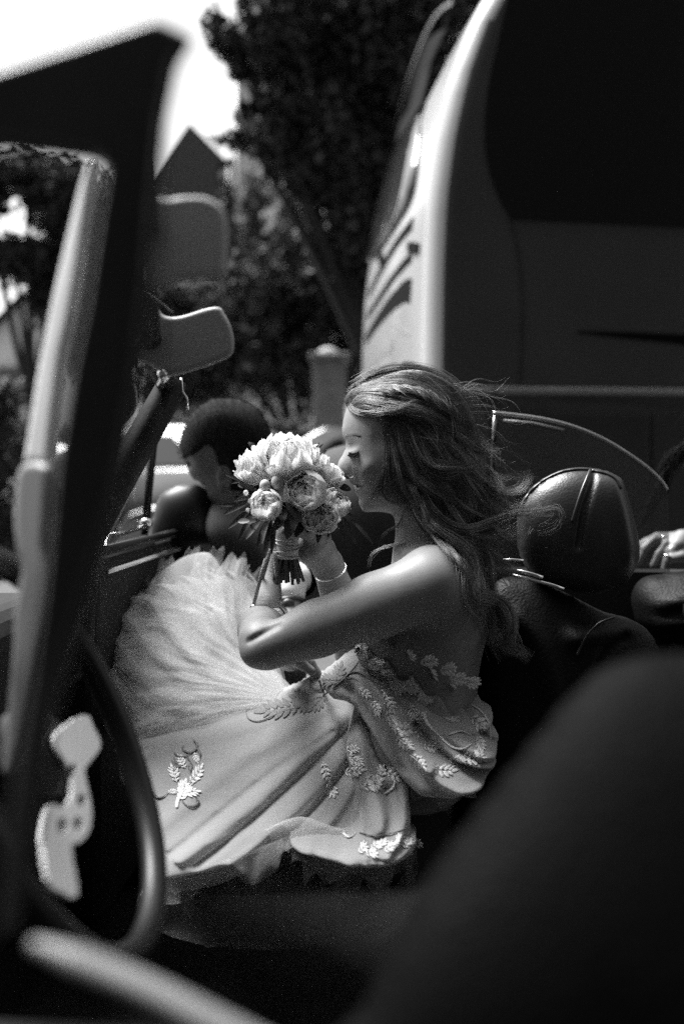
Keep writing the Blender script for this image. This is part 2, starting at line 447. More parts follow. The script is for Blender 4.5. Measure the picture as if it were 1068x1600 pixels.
# ------------------------------------------------------------------ coach
PHI = R(5); CX, CY = .33, 4.0
Lx = Vector((math.cos(PHI), math.sin(PHI), 0)); Wx = Vector((-math.sin(PHI), math.cos(PHI), 0))
LEAN = np.array([(0, .03), (.3, .0), (.9, 0), (1.9, 0.01), (2.2, .022), (2.45, .055), (2.7, .11), (2.95, .2), (3.15, .32), (3.35, .5), (3.5, .75), (3.6, 1.15)])
def lean(z): return float(np.interp(z, LEAN[:, 0], LEAN[:, 1]))
def cw(l, w_, z): return Vector((CX, CY, 0))+Lx*l+Wx*w_+Vector((0, 0, z))
coach = thing('coach', (CX, CY, 0), 'tall white coach parked behind the bride, dark side window and slanted rear louvres', 'coach')
CW, CL, CR = 2.5, 11.5, .11
def plan(z):
    o = []
    for t in np.linspace(-90, -180, 9): o.append((CR+CR*math.cos(R(t)), CR+CR*math.sin(R(t))))
    o[0] = (CR, 0)
    for s_ in np.linspace(.12, .88, 7): o.append((-.035*math.sin(math.pi*s_), CW*s_))
    for t in np.linspace(180, 90, 9): o.append((CR+CR*math.cos(R(t)), CW-CR+CR*math.sin(R(t))))
    inset = .0 if z < 3.3 else (z-3.3)*.55
    q = [(CL, inset)]+[(x+lean(z), inset+(y*(CW-2*inset)/CW)) for x, y in o]+[(CL, CW-inset)]
    return q
zs = list(np.concatenate([[.32, .34], np.linspace(.5, 3.3, 30), [3.38, 3.46, 3.52, 3.57, 3.6]]))
V = []; F = []
for z in zs: V += [cw(x, y, z) for x, y in plan(z)]
n = len(plan(1))
for i in range(len(zs)-1):
    for j in range(n): F.append((i*n+j, (i+1)*n+j, (i+1)*n+(j+1) % n, i*n+(j+1) % n))
F.append(tuple(range((len(zs)-1)*n, len(zs)*n))); F.append(tuple(range(n))[::-1])
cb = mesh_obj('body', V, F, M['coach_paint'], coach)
cb.data.materials.append(M['coach_paint_shaded'])
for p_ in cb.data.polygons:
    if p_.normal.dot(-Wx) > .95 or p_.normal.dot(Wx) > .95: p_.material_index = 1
e = cb.modifiers.new('e', 'EDGE_SPLIT'); e.split_angle = R(40)
def side_pt(u, v, off=.004):
    """on the coach's flank (w=0 plane), seen at pixel u, v"""
    d = P(u, v, 1)-Vector((0, 0, CAMZ)); nrm = -Wx; o = Vector((0, 0, CAMZ))
    t = (Vector((CX, CY, 0))-o).dot(nrm)/d.dot(nrm)
    return o+d*t+nrm*off
from mathutils.bvhtree import BVHTree
_cbvh = BVHTree.FromPolygons([v_.co.copy() for v_ in cb.data.vertices], [tuple(p_.vertices) for p_ in cb.data.polygons])
def rear_pt(u, v, off=.006):
    d = P(u, v, 1)-Vector((0, 0, CAMZ)); o = Vector((0, 0, CAMZ)); h = _cbvh.ray_cast(o, d.normalized())
    if h[0] is not None and h[0].y < 7.2: return h[0]-Lx*off
    sh = 0
    for _ in range(6):
        t = (Vector((CX, CY, 0))+Lx*(sh-.03)-o).dot(Lx)/d.dot(Lx); p = o+d*t; sh = lean(p.z)
    return p-Lx*off
# flank window
wo_ = crom([(830, -150), (800, -40), (783, 40), (765, 120), (757, 190), (760, 250), (775, 300), (797, 343)], 5)
poly = [side_pt(u, v) for u, v in wo_]+[side_pt(1068, 356), side_pt(1700, 380), side_pt(1700, -120)]
MB().prism(poly, (0, 0, 0), -Wx*.006).build('side_window', M['coach_dark'], coach)
def strip(name, pts, wd, mt, fn=side_pt, par=coach, off=.004, taper=None):
    c = [fn(u, v, off) for u, v in crom(pts, 8)]; V = []; 
    for i, p in enumerate(c):
        t = (c[min(i+1, len(c)-1)]-c[max(i-1, 0)]).normalized(); nr = (Wx if fn is side_pt else Lx); b_ = t.cross(nr).normalized()
        w2 = wd*(taper[0]+(taper[1]-taper[0])*i/(len(c)-1) if taper else 1)/2
        V += [p-b_*w2, p+b_*w2, p+b_*w2+nr*.012, p-b_*w2+nr*.012]
    F = []
    for i in range(len(c)-1):
        for j in range(4): F.append((4*i+j, 4*i+(j+1) % 4, 4*i+4+(j+1) % 4, 4*i+4+j))
    F += [(0, 1, 2, 3), (4*len(c)-1, 4*len(c)-2, 4*len(c)-3, 4*len(c)-4)]
    return mesh_obj(name, V, F, mt, par, smooth=False)
strip('panel_seam', [(797, 345), (808, 390), (814, 440), (815, 520), (812, 604)], .012, M['black_plastic'])
strip('side_stripe', [(900, 519), (960, 523), (1068, 531), (1200, 545)], .05, M['slot'], taper=(.1, 1.2))
strip('side_stripe', [(860, 622), (960, 624), (1068, 630), (1300, 640)], .04, M['black_plastic'], taper=(.2, 1.4))
sm = MB(); c0 = side_pt(712, 609, -.01); c1 = side_pt(1600, 618, -.01); sm.tube([c0+Vector((0, 0, -.05)), c0+Vector((.012, 0, -.012)), c0+Vector((.05, 0, 0)), c1], .018, 8)
sm.build('side_moulding', M['coach_grey'], coach, True)
strip('panel_seam', [(771, 606), (771, 640), (770, 700)], .01, M['black_plastic'], off=.012)
# lower hatch panels and wheel
for k_, (a, b_) in enumerate([(800, 1010), (1016, 1240), (1246, 1470)]):
    pl = [side_pt(a, 646), side_pt(b_, 647), side_pt(b_, 960), side_pt(a, 960)]
    MB().prism(pl, (0, 0, 0), -Wx*.012).build('luggage_hatch', M['hatch'], coach, bev=.004)
for l_ in (2.9, 9.2):
    for w_ in (.16, CW-.16):
        wh = MB().ring(cw(l_, w_, .5), Wx, .36, .14, 32, 10).build('wheel', M['rubber'], coach, True)
        MB().tube([cw(l_, w_-.1, .5), cw(l_, w_+.1, .5)], .27, 24).build('rim', M['steel'], wh)
# rear details
def rear_patch(name, pts, mt, off=.006, thick=.004):
    pl = [rear_pt(u, v, off) for u, v in pts]
    return MB().prism(pl, (0, 0, 0), -Lx*thick).build(name, mt, coach)
def rear_grid(name, left, right, mt, off):
    """patch over the raked rear between two pixel polylines (same count)"""
    V = []; F = []
    l_ = crom(left, 5); r_ = crom(right, 5)
    for a, b_ in zip(l_, r_):
        for s_ in (0, .33, .67, 1): 
            q = a+(b_-a)*s_; V.append(rear_pt(q[0], q[1], off))
    for i in range(len(l_)-1):
        for j in range(3): F.append((4*i+j, 4*i+j+1, 4*i+5+j, 4*i+4+j))
    o = mesh_obj(name, V, F, mt, coach); sl = o.modifiers.new('s', 'SOLIDIFY'); sl.thickness = .006; return o
rear_grid('rear_window', [(620, 232), (606, 272), (592, 320), (583, 365), (577, 410)], [(660, 170), (657, 215), (653, 262), (640, 318), (590, 398)], M['rear_glass'], .008)
rear_grid('rear_top_panel', [(668, 62), (652, 100), (636, 150), (623, 195), (618, 228)], [(704, 40), (690, 70), (675, 105), (666, 140), (661, 166)], M['slot'], .006)
strip('roof_lip', [(712, 3), (694, 14), (678, 34), (662, 66), (645, 110), (630, 160), (618, 205), (613, 222)], .035, M['coach_grey'], rear_pt, off=.03)
strip('louvre', [(645, 349), (622, 378), (598, 418), (576, 462)], .055, M['slot'], rear_pt, off=.003, taper=(1, .9))
strip('louvre', [(644, 400), (622, 424), (598, 458), (574, 496)], .045, M['slot'], rear_pt, off=.003)
strip('louvre', [(642, 455), (632, 456), (612, 474), (590, 502), (571, 532)], .11, M['slot'], rear_pt, off=.003, taper=(1, .55))
strip('wiper_mount', [(593, 396), (596, 406), (599, 412)], .07, M['slot'], rear_pt, off=.01)
strip('hinge', [(638, 386), (648, 387), (655, 390)], .045, M['slot'], rear_pt, off=.008)
strip('hinge', [(632, 571), (642, 572), (648, 573)], .03, M['slot'], rear_pt, off=.008)
for pts, w_ in (([(578, 574), (586, 563), (594, 552), (606, 545), (615, 536)], .03), ([(588, 560), (597, 553)], .05), ([(600, 550), (613, 541)], .045), ([(614, 504), (628, 516), (639, 524)], .012)):
    strip('script_mark', pts, w_, M['coach_grey'], rear_pt, off=.002)

# ------------------------------------------------------------------ trees
def leaf_cloud(blobs, size, per=26, spread=.17):
    Vs = []; 
    for c, r, n_ in blobs:
        c = np.array(c); r = np.array(r); k_ = max(n_//per, 1)
        d = rng.normal(size=(k_, 3)); d /= np.linalg.norm(d, axis=1, keepdims=True)
        rad = rng.random(k_)**.38*(1+.22*rng.normal(size=k_)*.6)
        cc = c+d*rad[:, None]*r
        p = np.repeat(cc, per, 0)+rng.normal(size=(k_*per, 3))*spread*r.mean()**.5
        Vs.append(p)
    p = np.concatenate(Vs); n_ = len(p)
    a = rng.normal(size=(n_, 3)); a /= np.linalg.norm(a, axis=1, keepdims=True)
    b_ = np.cross(a, rng.normal(size=(n_, 3))); b_ /= np.linalg.norm(b_, axis=1, keepdims=True)
    s_ = (size*(.6+.8*rng.random(n_)))[:, None]
    V = np.stack([p-a*s_*.5, p+b_*s_*.27-a*s_*.05, p+a*s_*.55, p-b_*s_*.27-a*s_*.05], 1).reshape(-1, 3)
    F = np.arange(n_*4).reshape(-1, 4); return V, F
def tree(name, label, base, blobs, size, leafm, tr=.16, per=26, group='trees beyond the road', spread=.17):
    t = thing(name, base, label, 'tree', group)
    b_ = MB(); bx = Vector(base); tops = [Vector(c) for c, r, n_ in blobs]
    mid = sum(tops, Vector())/len(tops); fork = Vector((bx.x*.5+mid.x*.5, bx.y*.5+mid.y*.5, bx.z+(mid.z-bx.z)*.45))
    b_.tube(crom([bx, bx.lerp(fork, .5)+Vector((.06, 0, 0)), fork], 4), list(np.linspace(tr, tr*.62, 9)), 10)
    for q in tops: b_.tube(crom([fork-Vector((0, 0, .2)), fork.lerp(q, .5)+Vector((0, 0, .2)), q+Vector((0, 0, .3))], 4), list(np.linspace(tr*.5, tr*.1, 9)), 7)
    b_.build('trunk', M['bark'], t, True)
    V, F = leaf_cloud(blobs, size, per, spread); mesh_obj('crown', V, F, leafm, t, smooth=False); return t
def bl(u, v, Y, ru, rv, n_, ry=None):
    c = P(u, v, Y); k_ = Y/FPX
    return (tuple(c), (ru*k_, (ry or ru)*k_, rv*k_), n_)
tree('broadleaf_tree', 'large dark broadleaf tree rising behind the coach, its leaves against the sky', (1.3, 14.5, .1),
     [bl(520, 60, 13, 115, 110, 9000), bl(425, 40, 12.5, 54, 55, 2600), bl(620, 120, 13.5, 110, 150, 8000), bl(500, 220, 13, 95, 80, 5200), bl(452, 150, 13.2, 36, 46, 1500), bl(585, 330, 13.6, 105, 110, 6500), bl(425, 222, 12.6, 36, 18, 800), bl(365, 218, 12.6, 16, 7, 150), bl(352, 62, 12.4, 26, 16, 260), bl(335, 40, 12.4, 14, 8, 110), bl(372, 110, 12.6, 16, 12, 180), bl(385, 170, 12.6, 9, 8, 90), bl(700, -40, 13, 120, 110, 4500), bl(480, -60, 13, 120, 60, 3000)], .13, M['leaf'], .22)
tree('yew_tree', 'dense dark yew filling the gap below the big tree crown', (-.3, 18.4, .1),
     [bl(480, 425, 17.6, 85, 75, 7000), bl(560, 500, 17.8, 100, 110, 7000), bl(400, 500, 17.6, 75, 95, 6000), bl(470, 560, 18.0, 120, 70, 6000), bl(330, 560, 18.2, 60, 80, 4500), bl(290, 505, 18.4, 60, 75, 4000), bl(262, 600, 18.4, 60, 60, 2500), bl(480, 335, 18.6, 34, 50, 1300), bl(372, 470, 18.6, 38, 55, 2600), bl(530, 400, 18.8, 60, 70, 3500)], .13, M['leaf_dark'], .2)
tree('cypress_tree', 'slim dark conifer standing against the pale tower wall', (-2.4, 30, .1), [bl(352, 335, 30, 10, 45, 900), bl(352, 400, 30, 18, 60, 1500), bl(350, 480, 30, 24, 70, 1500)], .2, M['leaf_dark'], .14)
tree('cypress_tree', 'dark conifer tip beside the cream building near the tree gap', (-2.6, 34, .1), [bl(398, 320, 33, 16, 32, 900), bl(398, 385, 33, 30, 60, 1800), bl(402, 470, 33, 42, 80, 1500)], .2, M['leaf_dark'], .14)
tree('lime_tree', 'leafy dark tree seen beside the windscreen post against bright sky', (-5.6, 17, .1),
     [bl(40, 272, 17, 62, 26, 1700), bl(100, 310, 17, 55, 60, 2600), bl(20, 410, 17, 45, 34, 1500), bl(110, 420, 17.5, 55, 60, 2500), bl(170, 380, 18, 50, 120, 3500), bl(150, 520, 18, 60, 70, 3000), bl(-40, 300, 17, 60, 40, 1500), bl(85, 470, 17.4, 30, 34, 900)], .17, M['leaf_dark'], .17)
b_ = thing('garden_bush', P(-5, 700, 9)*1+Vector((0, 0, -1.0)), 'speckled bush at the picture edge below the white house', 'bush')
b_.location.z = 0.0
V, F = leaf_cloud([bl(-10, 640, 9, 42, 60, 2600), bl(-20, 760, 9, 50, 90, 3000), bl(5, 850, 9, 40, 60, 1500)], .06, 20, .1); mesh_obj('foliage', V, F, M['leaf'], b_, False)

# hedge and gate pier
hd = thing('clipped_hedge', (-1.0, 15.9, .1), 'clipped garden hedge running up to the stone gate pier', 'hedge')
hb = []
for x in np.arange(-7, 0.3, .35): hb.append(((x, 15.9+.1*rng.normal(), 1.0), (.5, .4, 1.22+.06*rng.normal()), 700))
V, F = leaf_cloud(hb, .11, 20, .1); mesh_obj('foliage', V, F, M['hedge'], hd, False)
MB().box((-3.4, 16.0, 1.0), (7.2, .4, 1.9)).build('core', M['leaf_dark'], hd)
pr = thing('gate_pier', (P(515, 700, 15.6).x, 15.6, .12), 'stone gate pier with a flat cap at the end of the hedge', 'gate pier')
cxp = pr.location.x
zt = P(515, 588, 15.6).z
b_ = MB(); 
zz = .12; i = 0
while zz < zt-.12:
    hh = .36; o = MB(); o.box((cxp+.004*(-1)**i, 15.6, zz+hh/2-.008), (.5+.012*(i % 2), .5, hh-.016)); o.build('stone_block', M['stone'], pr, bev=.012); zz += hh; i += 1
MB().box((cxp, 15.6, (zz+.12)/2), (.47, .47, zz-.14)).build('mortar', M['kerb'], pr)
MB().box((cxp, 15.6, zz+.05), (.62, .62, .1)).build('cap', M['stone'], pr, bev=.02)
MB().ball((cxp-.03, 15.6, zz+.13), (.16, .16, .09), 16, 10).build('finial', M['plaster'], pr, True)

# ------------------------------------------------------------------ church and houses
ch = thing('church_tower', (P(300, 600, 62).x, 62, .1), 'church tower with steep dark tiled pyramid roof and small dormers', 'church')
ax_ = P(296, 193, 62); zb = P(296, 345, 62).z; cxx = ax_.x+.25
hw = 4.0; rot = Matrix.Rotation(R(24), 3, 'Z')
base = [Vector((cxx, 62, zb))+rot @ Vector((sx*hw, sy*hw, 0)) for sx, sy in ((-1, -1), (1, -1), (1, 1), (-1, 1))]
# pyramid roof, courses of tile as stepped rings
V = []; F = []; NC = 34
for i in range(NC+1):
    t = i/NC
    for s_ in ((0, .02) if i else (0.02,)):
        for q in base: V.append(q.lerp(ax_, t)+(q-Vector((cxx, 62, zb))).normalized()*s_*3)
nr = len(V)//4
for i in range(nr-1):
    for j in range(4): F.append((4*i+j, 4*i+(j+1) % 4, 4*i+4+(j+1) % 4, 4*i+4+j))
rf = mesh_obj('roof', V, F, M['roof'], ch, False)
for k_, u_ in enumerate((283, 303)):
    c = P(u_, 318, 59.2); b_ = MB(); b_.box(c, (.5, .9, .9)); b_.prism([c+Vector((-.35, -.5, .45)), c+Vector((.35, -.5, .45)), c+Vector((0, -.5, .95))], (0, 0, 0), (0, 1.2, 0)); b_.build('dormer', M['roof'], rf)
MB().box((cxx, 62, zb/2), (hw*1.9, hw*1.9, zb), rot.to_3x3() if hasattr(rot, 'to_3x3') else rot).build('wall', M['plaster_grey'], ch)
for k_ in (-1, 1):
    c = Vector((cxx, 62, zb-2.2))+rot @ Vector((k_*1.2, -hw*.95-.01, 0)); MB().box(c, (.8, .12, 1.8), rot).build('window', M['window'], ch)
tw = thing('pale_tower_house', (P(400, 600, 50).x, 50, .1), 'pale plastered tall house glimpsed between church roof and tree', 'house')
a, b2 = P(372, 128, 50), P(455, 128, 50)
MB().box(((a.x+b2.x)/2, 51.5, a.z/2), (b2.x-a.x, 3, a.z)).build('wall', M['plaster'], tw)
c0 = P(343, 262, 50); c1 = P(371, 262, 50)
MB().box(((c0.x+c1.x)/2, 51.7, c0.z/2), (c1.x-c0.x-.02, 2.8, c0.z)).build('side_wall', M['plaster'], tw)
MB().tube([P(358, 262, 49.8), P(358, 700, 49.8)], .12, 10).build('drainpipe', M['coach_grey'], tw, True)
MB().tube([P(370, 118, 49.85), P(371, 700, 49.85)], .13, 10).build('drainpipe', M['coach_grey'], tw, True)
MB().prism([P(340, 262, 50), P(374, 262, 50), P(370, 246, 50), P(348, 252, 50)], (0, -.2, 0), (0, 3, 0)).build('roof', M['roof'], tw)
MB().prism([P(368, 128, 50), P(460, 128, 50), P(452, 60, 50), P(400, 60, 50)], (0, -.3, 0), (0, 3, 0)).build('roof', M['roof'], tw)
for (u_, v_) in ((392, 200), (430, 200), (392, 290), (430, 290)):
    p = P(u_, v_, 49.97); f_ = MB(); f_.box(p, (.75, .06, 1.2)); wf = f_.build('window', M['plaster_grey'], tw); MB().box(p-Vector((0, .04, 0)), (.6, .03, 1.05)).build('pane', M['window'], wf)
wh = thing('white_house', (P(30, 600, 30).x, 30, .1), 'white gabled house wall showing beside the windscreen post', 'house')
pl = [P(-60, 600, 30), P(71, 700, 30), P(71, 500, 30), P(38, 470, 30), P(-10, 520, 30), P(-60, 560, 30)]
pl[0] = P(-60, 700, 30)
MB().prism(pl, (0, 0, 0), (0, 6, 0)).build('wall', M['plaster'], wh)
b_ = MB(); q0, q1, q2 = P(76, 510, 30), P(38, 468, 30), P(-20, 530, 30)
b_.prism([q0, q1, q1+Vector((0, 0, .18)), q0+Vector((.1, 0, .14))], (0, -.3, 0), (0, 6.2, 0)); b_.prism([q1, q2, q2+Vector((-.1, 0, .14)), q1+Vector((0, 0, .18))], (0, -.3, 0), (0, 6.2, 0)); b_.build('roof', M['roof'], wh)
p = P(15, 600, 29.98); f_ = MB().box(p, (.9, .06, 1.2)).build('window', M['plaster_grey'], wh); MB().box(p-Vector((0, .04, 0)), (.7, .03, 1.0)).build('pane', M['window'], f_)

# ------------------------------------------------------------------ parked cars
def parked_car(name, label, loc, yaw, paint, Lc, Hc, Wc, belt, group='cars parked across the road'):
    t = thing(name, loc, label, 'car', group); rz = Matrix.Rotation(yaw, 3, 'Z'); o = Vector(loc)
    W = lambda x, y, z: o+rz @ Vector((x, y, z))
    h = Lc/2
    low = [(-h, .25), (-h-.02, .5), (-h+.04, belt-.28), (-h+.25, belt-.14), (-h+1.15, belt-.02), (h-.35, belt+.03), (h-.03, belt-.05), (h+.02, .55), (h-.02, .26)]
    low = [(x, z) for x, z in crom(low, 4, True)]
    top = [(-h+1.0, belt-.04), (-h+1.75, Hc-.06), (-h+2.1, Hc), (h-1.0, Hc), (h-.45, Hc-.08), (h-.1, belt-.02)]
    V = []; F = []
    ys = [-1, -.96, -.85, .85, .96, 1]; sc_ = [.9, .97, 1, 1, .97, .9]
    for y, s_ in zip(ys, sc_):
        cx_, cz_ = 0, belt*.55
        V += [W((x-cx_)*(.97+.03*s_), y*Wc/2, cz_+(z-cz_)*s_) for x, z in low]
    n_ = len(low)
    for i in range(5):
        for j in range(n_): F.append((i*n_+j, i*n_+(j+1) % n_, (i+1)*n_+(j+1) % n_, (i+1)*n_+j))
    F += [tuple(range(n_))[::-1], tuple(range(5*n_, 6*n_))]
    mesh_obj('body', V, F, paint, t)
    V = []; F = []; tp = crom(top, 4)
    for y, s_ in ((-.94, 0), (-.86, 1), (.86, 1), (.94, 0)):
        for x, z in tp:
            q = (z-belt)/(Hc-belt); yy = y*Wc/2*(1-.17*max(q, 0)); V.append(W(x*(1 if s_ else .995), yy, z-(0 if s_ else .03)))
    n_ = len(tp)
    for i in range(3):
        for j in range(n_-1): F.append((i*n_+j, i*n_+j+1, (i+1)*n_+j+1, (i+1)*n_+j))
    F += [tuple(range(n_))[::-1], tuple(range(3*n_, 4*n_))]
    mesh_obj('cabin', V, F, paint, t)
    def pane(nm, pts, y, sgn):
        b_ = MB(); q = []
        for x, z in pts:
            f = (z-belt)/(Hc-belt); q.append(W(x, sgn*(Wc/2*.94*(1-.17*max(f, 0))+.006), z))
        b_.prism(q, rz @ Vector((0, sgn*.01, 0)), rz @ Vector((0, -sgn*.05, 0))); b_.build(nm, M['car_glass'], t)
    for sg in (-1, 1):
        pane('side_window', [(-h+1.35, belt+.04), (-h+1.95, Hc-.12), (0.1, Hc-.1), (0.1, belt+.04)], 0, sg)
        pane('side_window', [(.18, belt+.04), (.18, Hc-.1), (h-1.0, Hc-.12), (h-.55, belt+.06)], 0, sg)
    for x0, z0, x1, z1, nm in ((-h+1.08, belt+.03, -h+1.72, Hc-.12, 'windscreen'), (h-.12, belt+.06, h-.42, Hc-.16, 'rear_window')):
        n3 = Vector((-(z1-z0), 0, x1-x0)).normalized()*(1 if nm == 'windscreen' else -1); q = [W(x0+n3.x*.02, -Wc*.4, z0+n3.z*.02), W(x0+n3.x*.02, Wc*.4, z0+n3.z*.02), W(x1+n3.x*.02, Wc*.36, z1+n3.z*.02), W(x1+n3.x*.02, -Wc*.36, z1+n3.z*.02)]
        nn = rz @ n3; MB().prism(q, nn*.015, -nn*.03).build(nm, M['car_glass'], t)
    for x in (-h+.85, h-.85):
        for sg in (-1, 1):
            wl = MB().ring(W(x, sg*(Wc/2-.1), .32), rz @ Vector((0, 1, 0)), .24, .09, 28, 10).build('wheel', M['rubber'], t, True)
            MB().tube([W(x, sg*(Wc/2-.16), .32), W(x, sg*(Wc/2-.02), .32)], .2, 20).build('rim', M['steel'], wl)
            MB().tube([W(x, sg*(Wc/2-.2), .35), W(x, sg*(Wc/2+.004), .35)], .37, 24).build('wheel_arch', M['black_plastic'], t)
    for sg in (-1, 1):
        MB().ball(W(-h+.06, sg*(Wc/2-.28), belt-.36), (.08, .17, .09)).build('headlight', M['chrome'], t, True)
        MB().ball(W(h-.03, sg*(Wc/2-.2), belt-.25), (.05, .12, .13)).build('tail_light', M['coach_grey'], t, True)
    MB().box(W(0, 0, .22), (Lc*.96, Wc*.9, .14), rz).build('sill', M['black_plastic'], t)
    return t
parked_car('parked_car', 'white tall hatchback parked beyond the open passenger door', (P(270, 800, 12.6).x-.4, 13.0, 0), R(-32), M['white_paint'], 4.2, 1.78, 1.85, 1.25)
parked_car('parked_car', 'dark car whose roof curves up behind the bouquet', (P(470, 800, 9.6).x+.25, 9.8, 0), R(6), M['dark_paint'], 3.9, 1.6, 1.7, 1.0)
parked_car('parked_car', 'dark car at the picture edge in front of the white house', (P(60, 700, 13).x+.6, 14.2, 0), R(-75), M['dark_paint'], 4.2, 1.62, 1.8, 1.0)
# ------------------------------------------------------------------ unseen terrace added behind the camera to block sky light
M['light_block_brick'] = mat('light_block_dark_brick', .03, .9, var=.3, vscale=2, bump=.4, bscale=20)
rowh = thing('light_block_terrace', (0, -2.0, 0), 'unseen tall dark brick terrace added behind the camera to block sky light', 'light blocker')
wl_ = MB(); wl_.box((2, -5.0, 9), (44, 6, 18)); wl_.build('wall', M['light_block_brick'], rowh)
MB().prism([(-20.5, -1.7, 18), (-20.5, -8.4, 18), (-20.5, -5, 21)], (0, 0, 0), (45, 0, 0)).build('roof', M['roof'], rowh)  # roof of the added light blocker
for i in range(12):
    for j in range(5):
        p = Vector((-17+3.4*i, -1.99, 2+3.3*j)); f_ = MB().box(p, (1.2, .08, 1.7)).build('window', M['light_block_brick'], rowh); MB().box(p+Vector((0, .03, 0)), (1.0, .06, 1.5)).build('pane', M['window'], f_)  # windows of the added light blocker
# ------------------------------------------------------------------ the open car
M.update(
 car_black=mat('car_black_paint', .008, .4, var=.2, coat=.2),
 trim=mat('dark_trim', .014, .75, spec=.2, var=.3, bump=.15),
 leather=mat('black_leather', .006, .5, spec=.14, var=.25, vscale=14, bump=.25, bscale=220),
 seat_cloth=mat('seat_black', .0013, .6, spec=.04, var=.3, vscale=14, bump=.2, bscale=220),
 leather_gloss=mat('headrest_leather', .03, .36, spec=.4, var=.2, vscale=14, bump=.12, bscale=260),
 sill_trim=mat('sill_aluminium', .2, .45, metal=.2, var=.12, vscale=5),
 post_gloss=mat('post_gloss_black', .01, .28, spec=.4, var=.4, vscale=9),
 post_metal=mat('post_metal', .5, .35, metal=.5, var=.3, vscale=7),
 piping=mat('leather_piping', .02, .3),
 visor=mat('visor_vinyl', .29, .55, var=.08, bump=.12, bscale=300),
 visor_dark=mat('visor_vinyl_dark', .3, .6, var=.08, bump=.12, bscale=300),
 post_trim=mat('post_aluminium', .14, .5, metal=.0, var=.12, vscale=5),
 rim_gloss=mat('wheel_rim_black', .008, .38, spec=.3),
 spoke=mat('spoke_aluminium', .75, .6, metal=.0, var=.05, vscale=12),
 carpet=mat('carpet', .006, .95, var=.4, bump=.6, bscale=400),
 pane=glass_mat('clear_glass', .86),
 screen=glass_mat('screen_glass', .92, .02, flat=.04),
 pane_dark=glass_mat('dusty_glass', .7, .05, flat=.08),
)
car = thing('convertible_car', (.1, 1.2, 0), 'open-top black classic car the bride sits in, doors and screen pillars in view', 'car')
# tub: floor, sills, bulkhead, rear deck, bonnet
b = MB()
b.box((.2, 1.2, .22), (2.6, 1.6, .08)); b.build('floor_pan', M['carpet'], car)
for y_ in (.37, 2.0): MB().box((.2, y_, .33), (1.5, .1, .2)).build('door_sill', M['car_black'], car, bev=.02)
b = MB(); b.box((-.72, 1.08, .62), (.5, 1.3, .5)); b.build('dashboard', M['trim'], car, bev=.05, seg=4)
b = MB(); b.box((-.55, 1.2, .4), (.1, 1.5, .6)); b.build('bulkhead', M['carpet'], car)
# bonnet, wings: lofted
V = []; F = []
for i, x in enumerate(np.linspace(-.8, -2.0, 9)):
    t = i/8
    for j, y in enumerate(np.linspace(-.8, .8, 13)):
        q = abs(y)/.8
        z = .90-.10*t-.06*t*t-.05*q**2+.04*math.exp(-((q-.8)/.15)**2)-(.4 if q > .98 else 0)
        V.append((x+.16*y*0, 1.16+y*(1-.06*t*t), z))
for i in range(8):
    for j in range(12): F.append((i*13+j, i*13+j+1, i*13+14+j, i*13+13+j))
o = mesh_obj('bonnet', V, F, M['car_black'], car); s_ = o.modifiers.new('s', 'SOLIDIFY'); s_.thickness = .03
# rear deck with folded hood
V = []; F = []
for i, x in enumerate(np.linspace(.62, 1.9, 9)):
    t = i/8
    for j, y in enumerate(np.linspace(-.82, .82, 13)):
        q = abs(y)/.82
        V.append((x, 1.18+y, .86-.12*t*t-.04*q*q-(.45 if q > .98 else 0)))
for i in range(8):
    for j in range(12): F.append((i*13+j, i*13+13+j, i*13+14+j, i*13+j+1))
o = mesh_obj('rear_deck', V, F, M['car_black'], car); s_ = o.modifiers.new('s', 'SOLIDIFY'); s_.thickness = .03
puff('folded_hood', [(1000, 905), (1040, 896), (1100, 890), (1250, 890), (1400, 895), (1420, 960), (1300, 1010), (1100, 1015), (1010, 990), (985, 940)], 1.9, .10, M['leather'], car, 8, folds=[([(1010, 940), (1100, 920), (1300, 915)], 10, .02), ([(1010, 970), (1100, 958), (1300, 955)], 10, .02)])
# driver's door
V = []; F = []
xs = np.linspace(-.42, 1.0, 13)
for x in xs:
    zt = .832-.035*(x+.42)-.02*(x+.42)**2
    V += [(x, .33, .3), (x, .31, .6), (x, .34, zt-.03), (x, .36, zt), (x, .41, zt+.004), (x, .44, zt-.015), (x, .45, zt-.08), (x, .45, .3)]
for i in range(12):
    for j in range(8): F.append((8*i+j, 8*i+(j+1) % 8, 8*i+8+(j+1) % 8, 8*i+8+j))
F += [tuple(range(8))[::-1], tuple(range(96, 104))]
dd = mesh_obj('driver_door', V, F, M['trim'], car)
st = crom([P(50, 1475, .43), P(120, 1500, .425), P(240, 1550, .42), P(400, 1632, .412), P(700, 1780, .405)], 6)
MB().tube([Vector(p) for p in st], list(np.interp(np.arange(len(st)), [0, 6, len(st)], [.004, .008, .0085])), 12, flat=.6).build('chrome_strip', M['sill_trim'], dd, True)
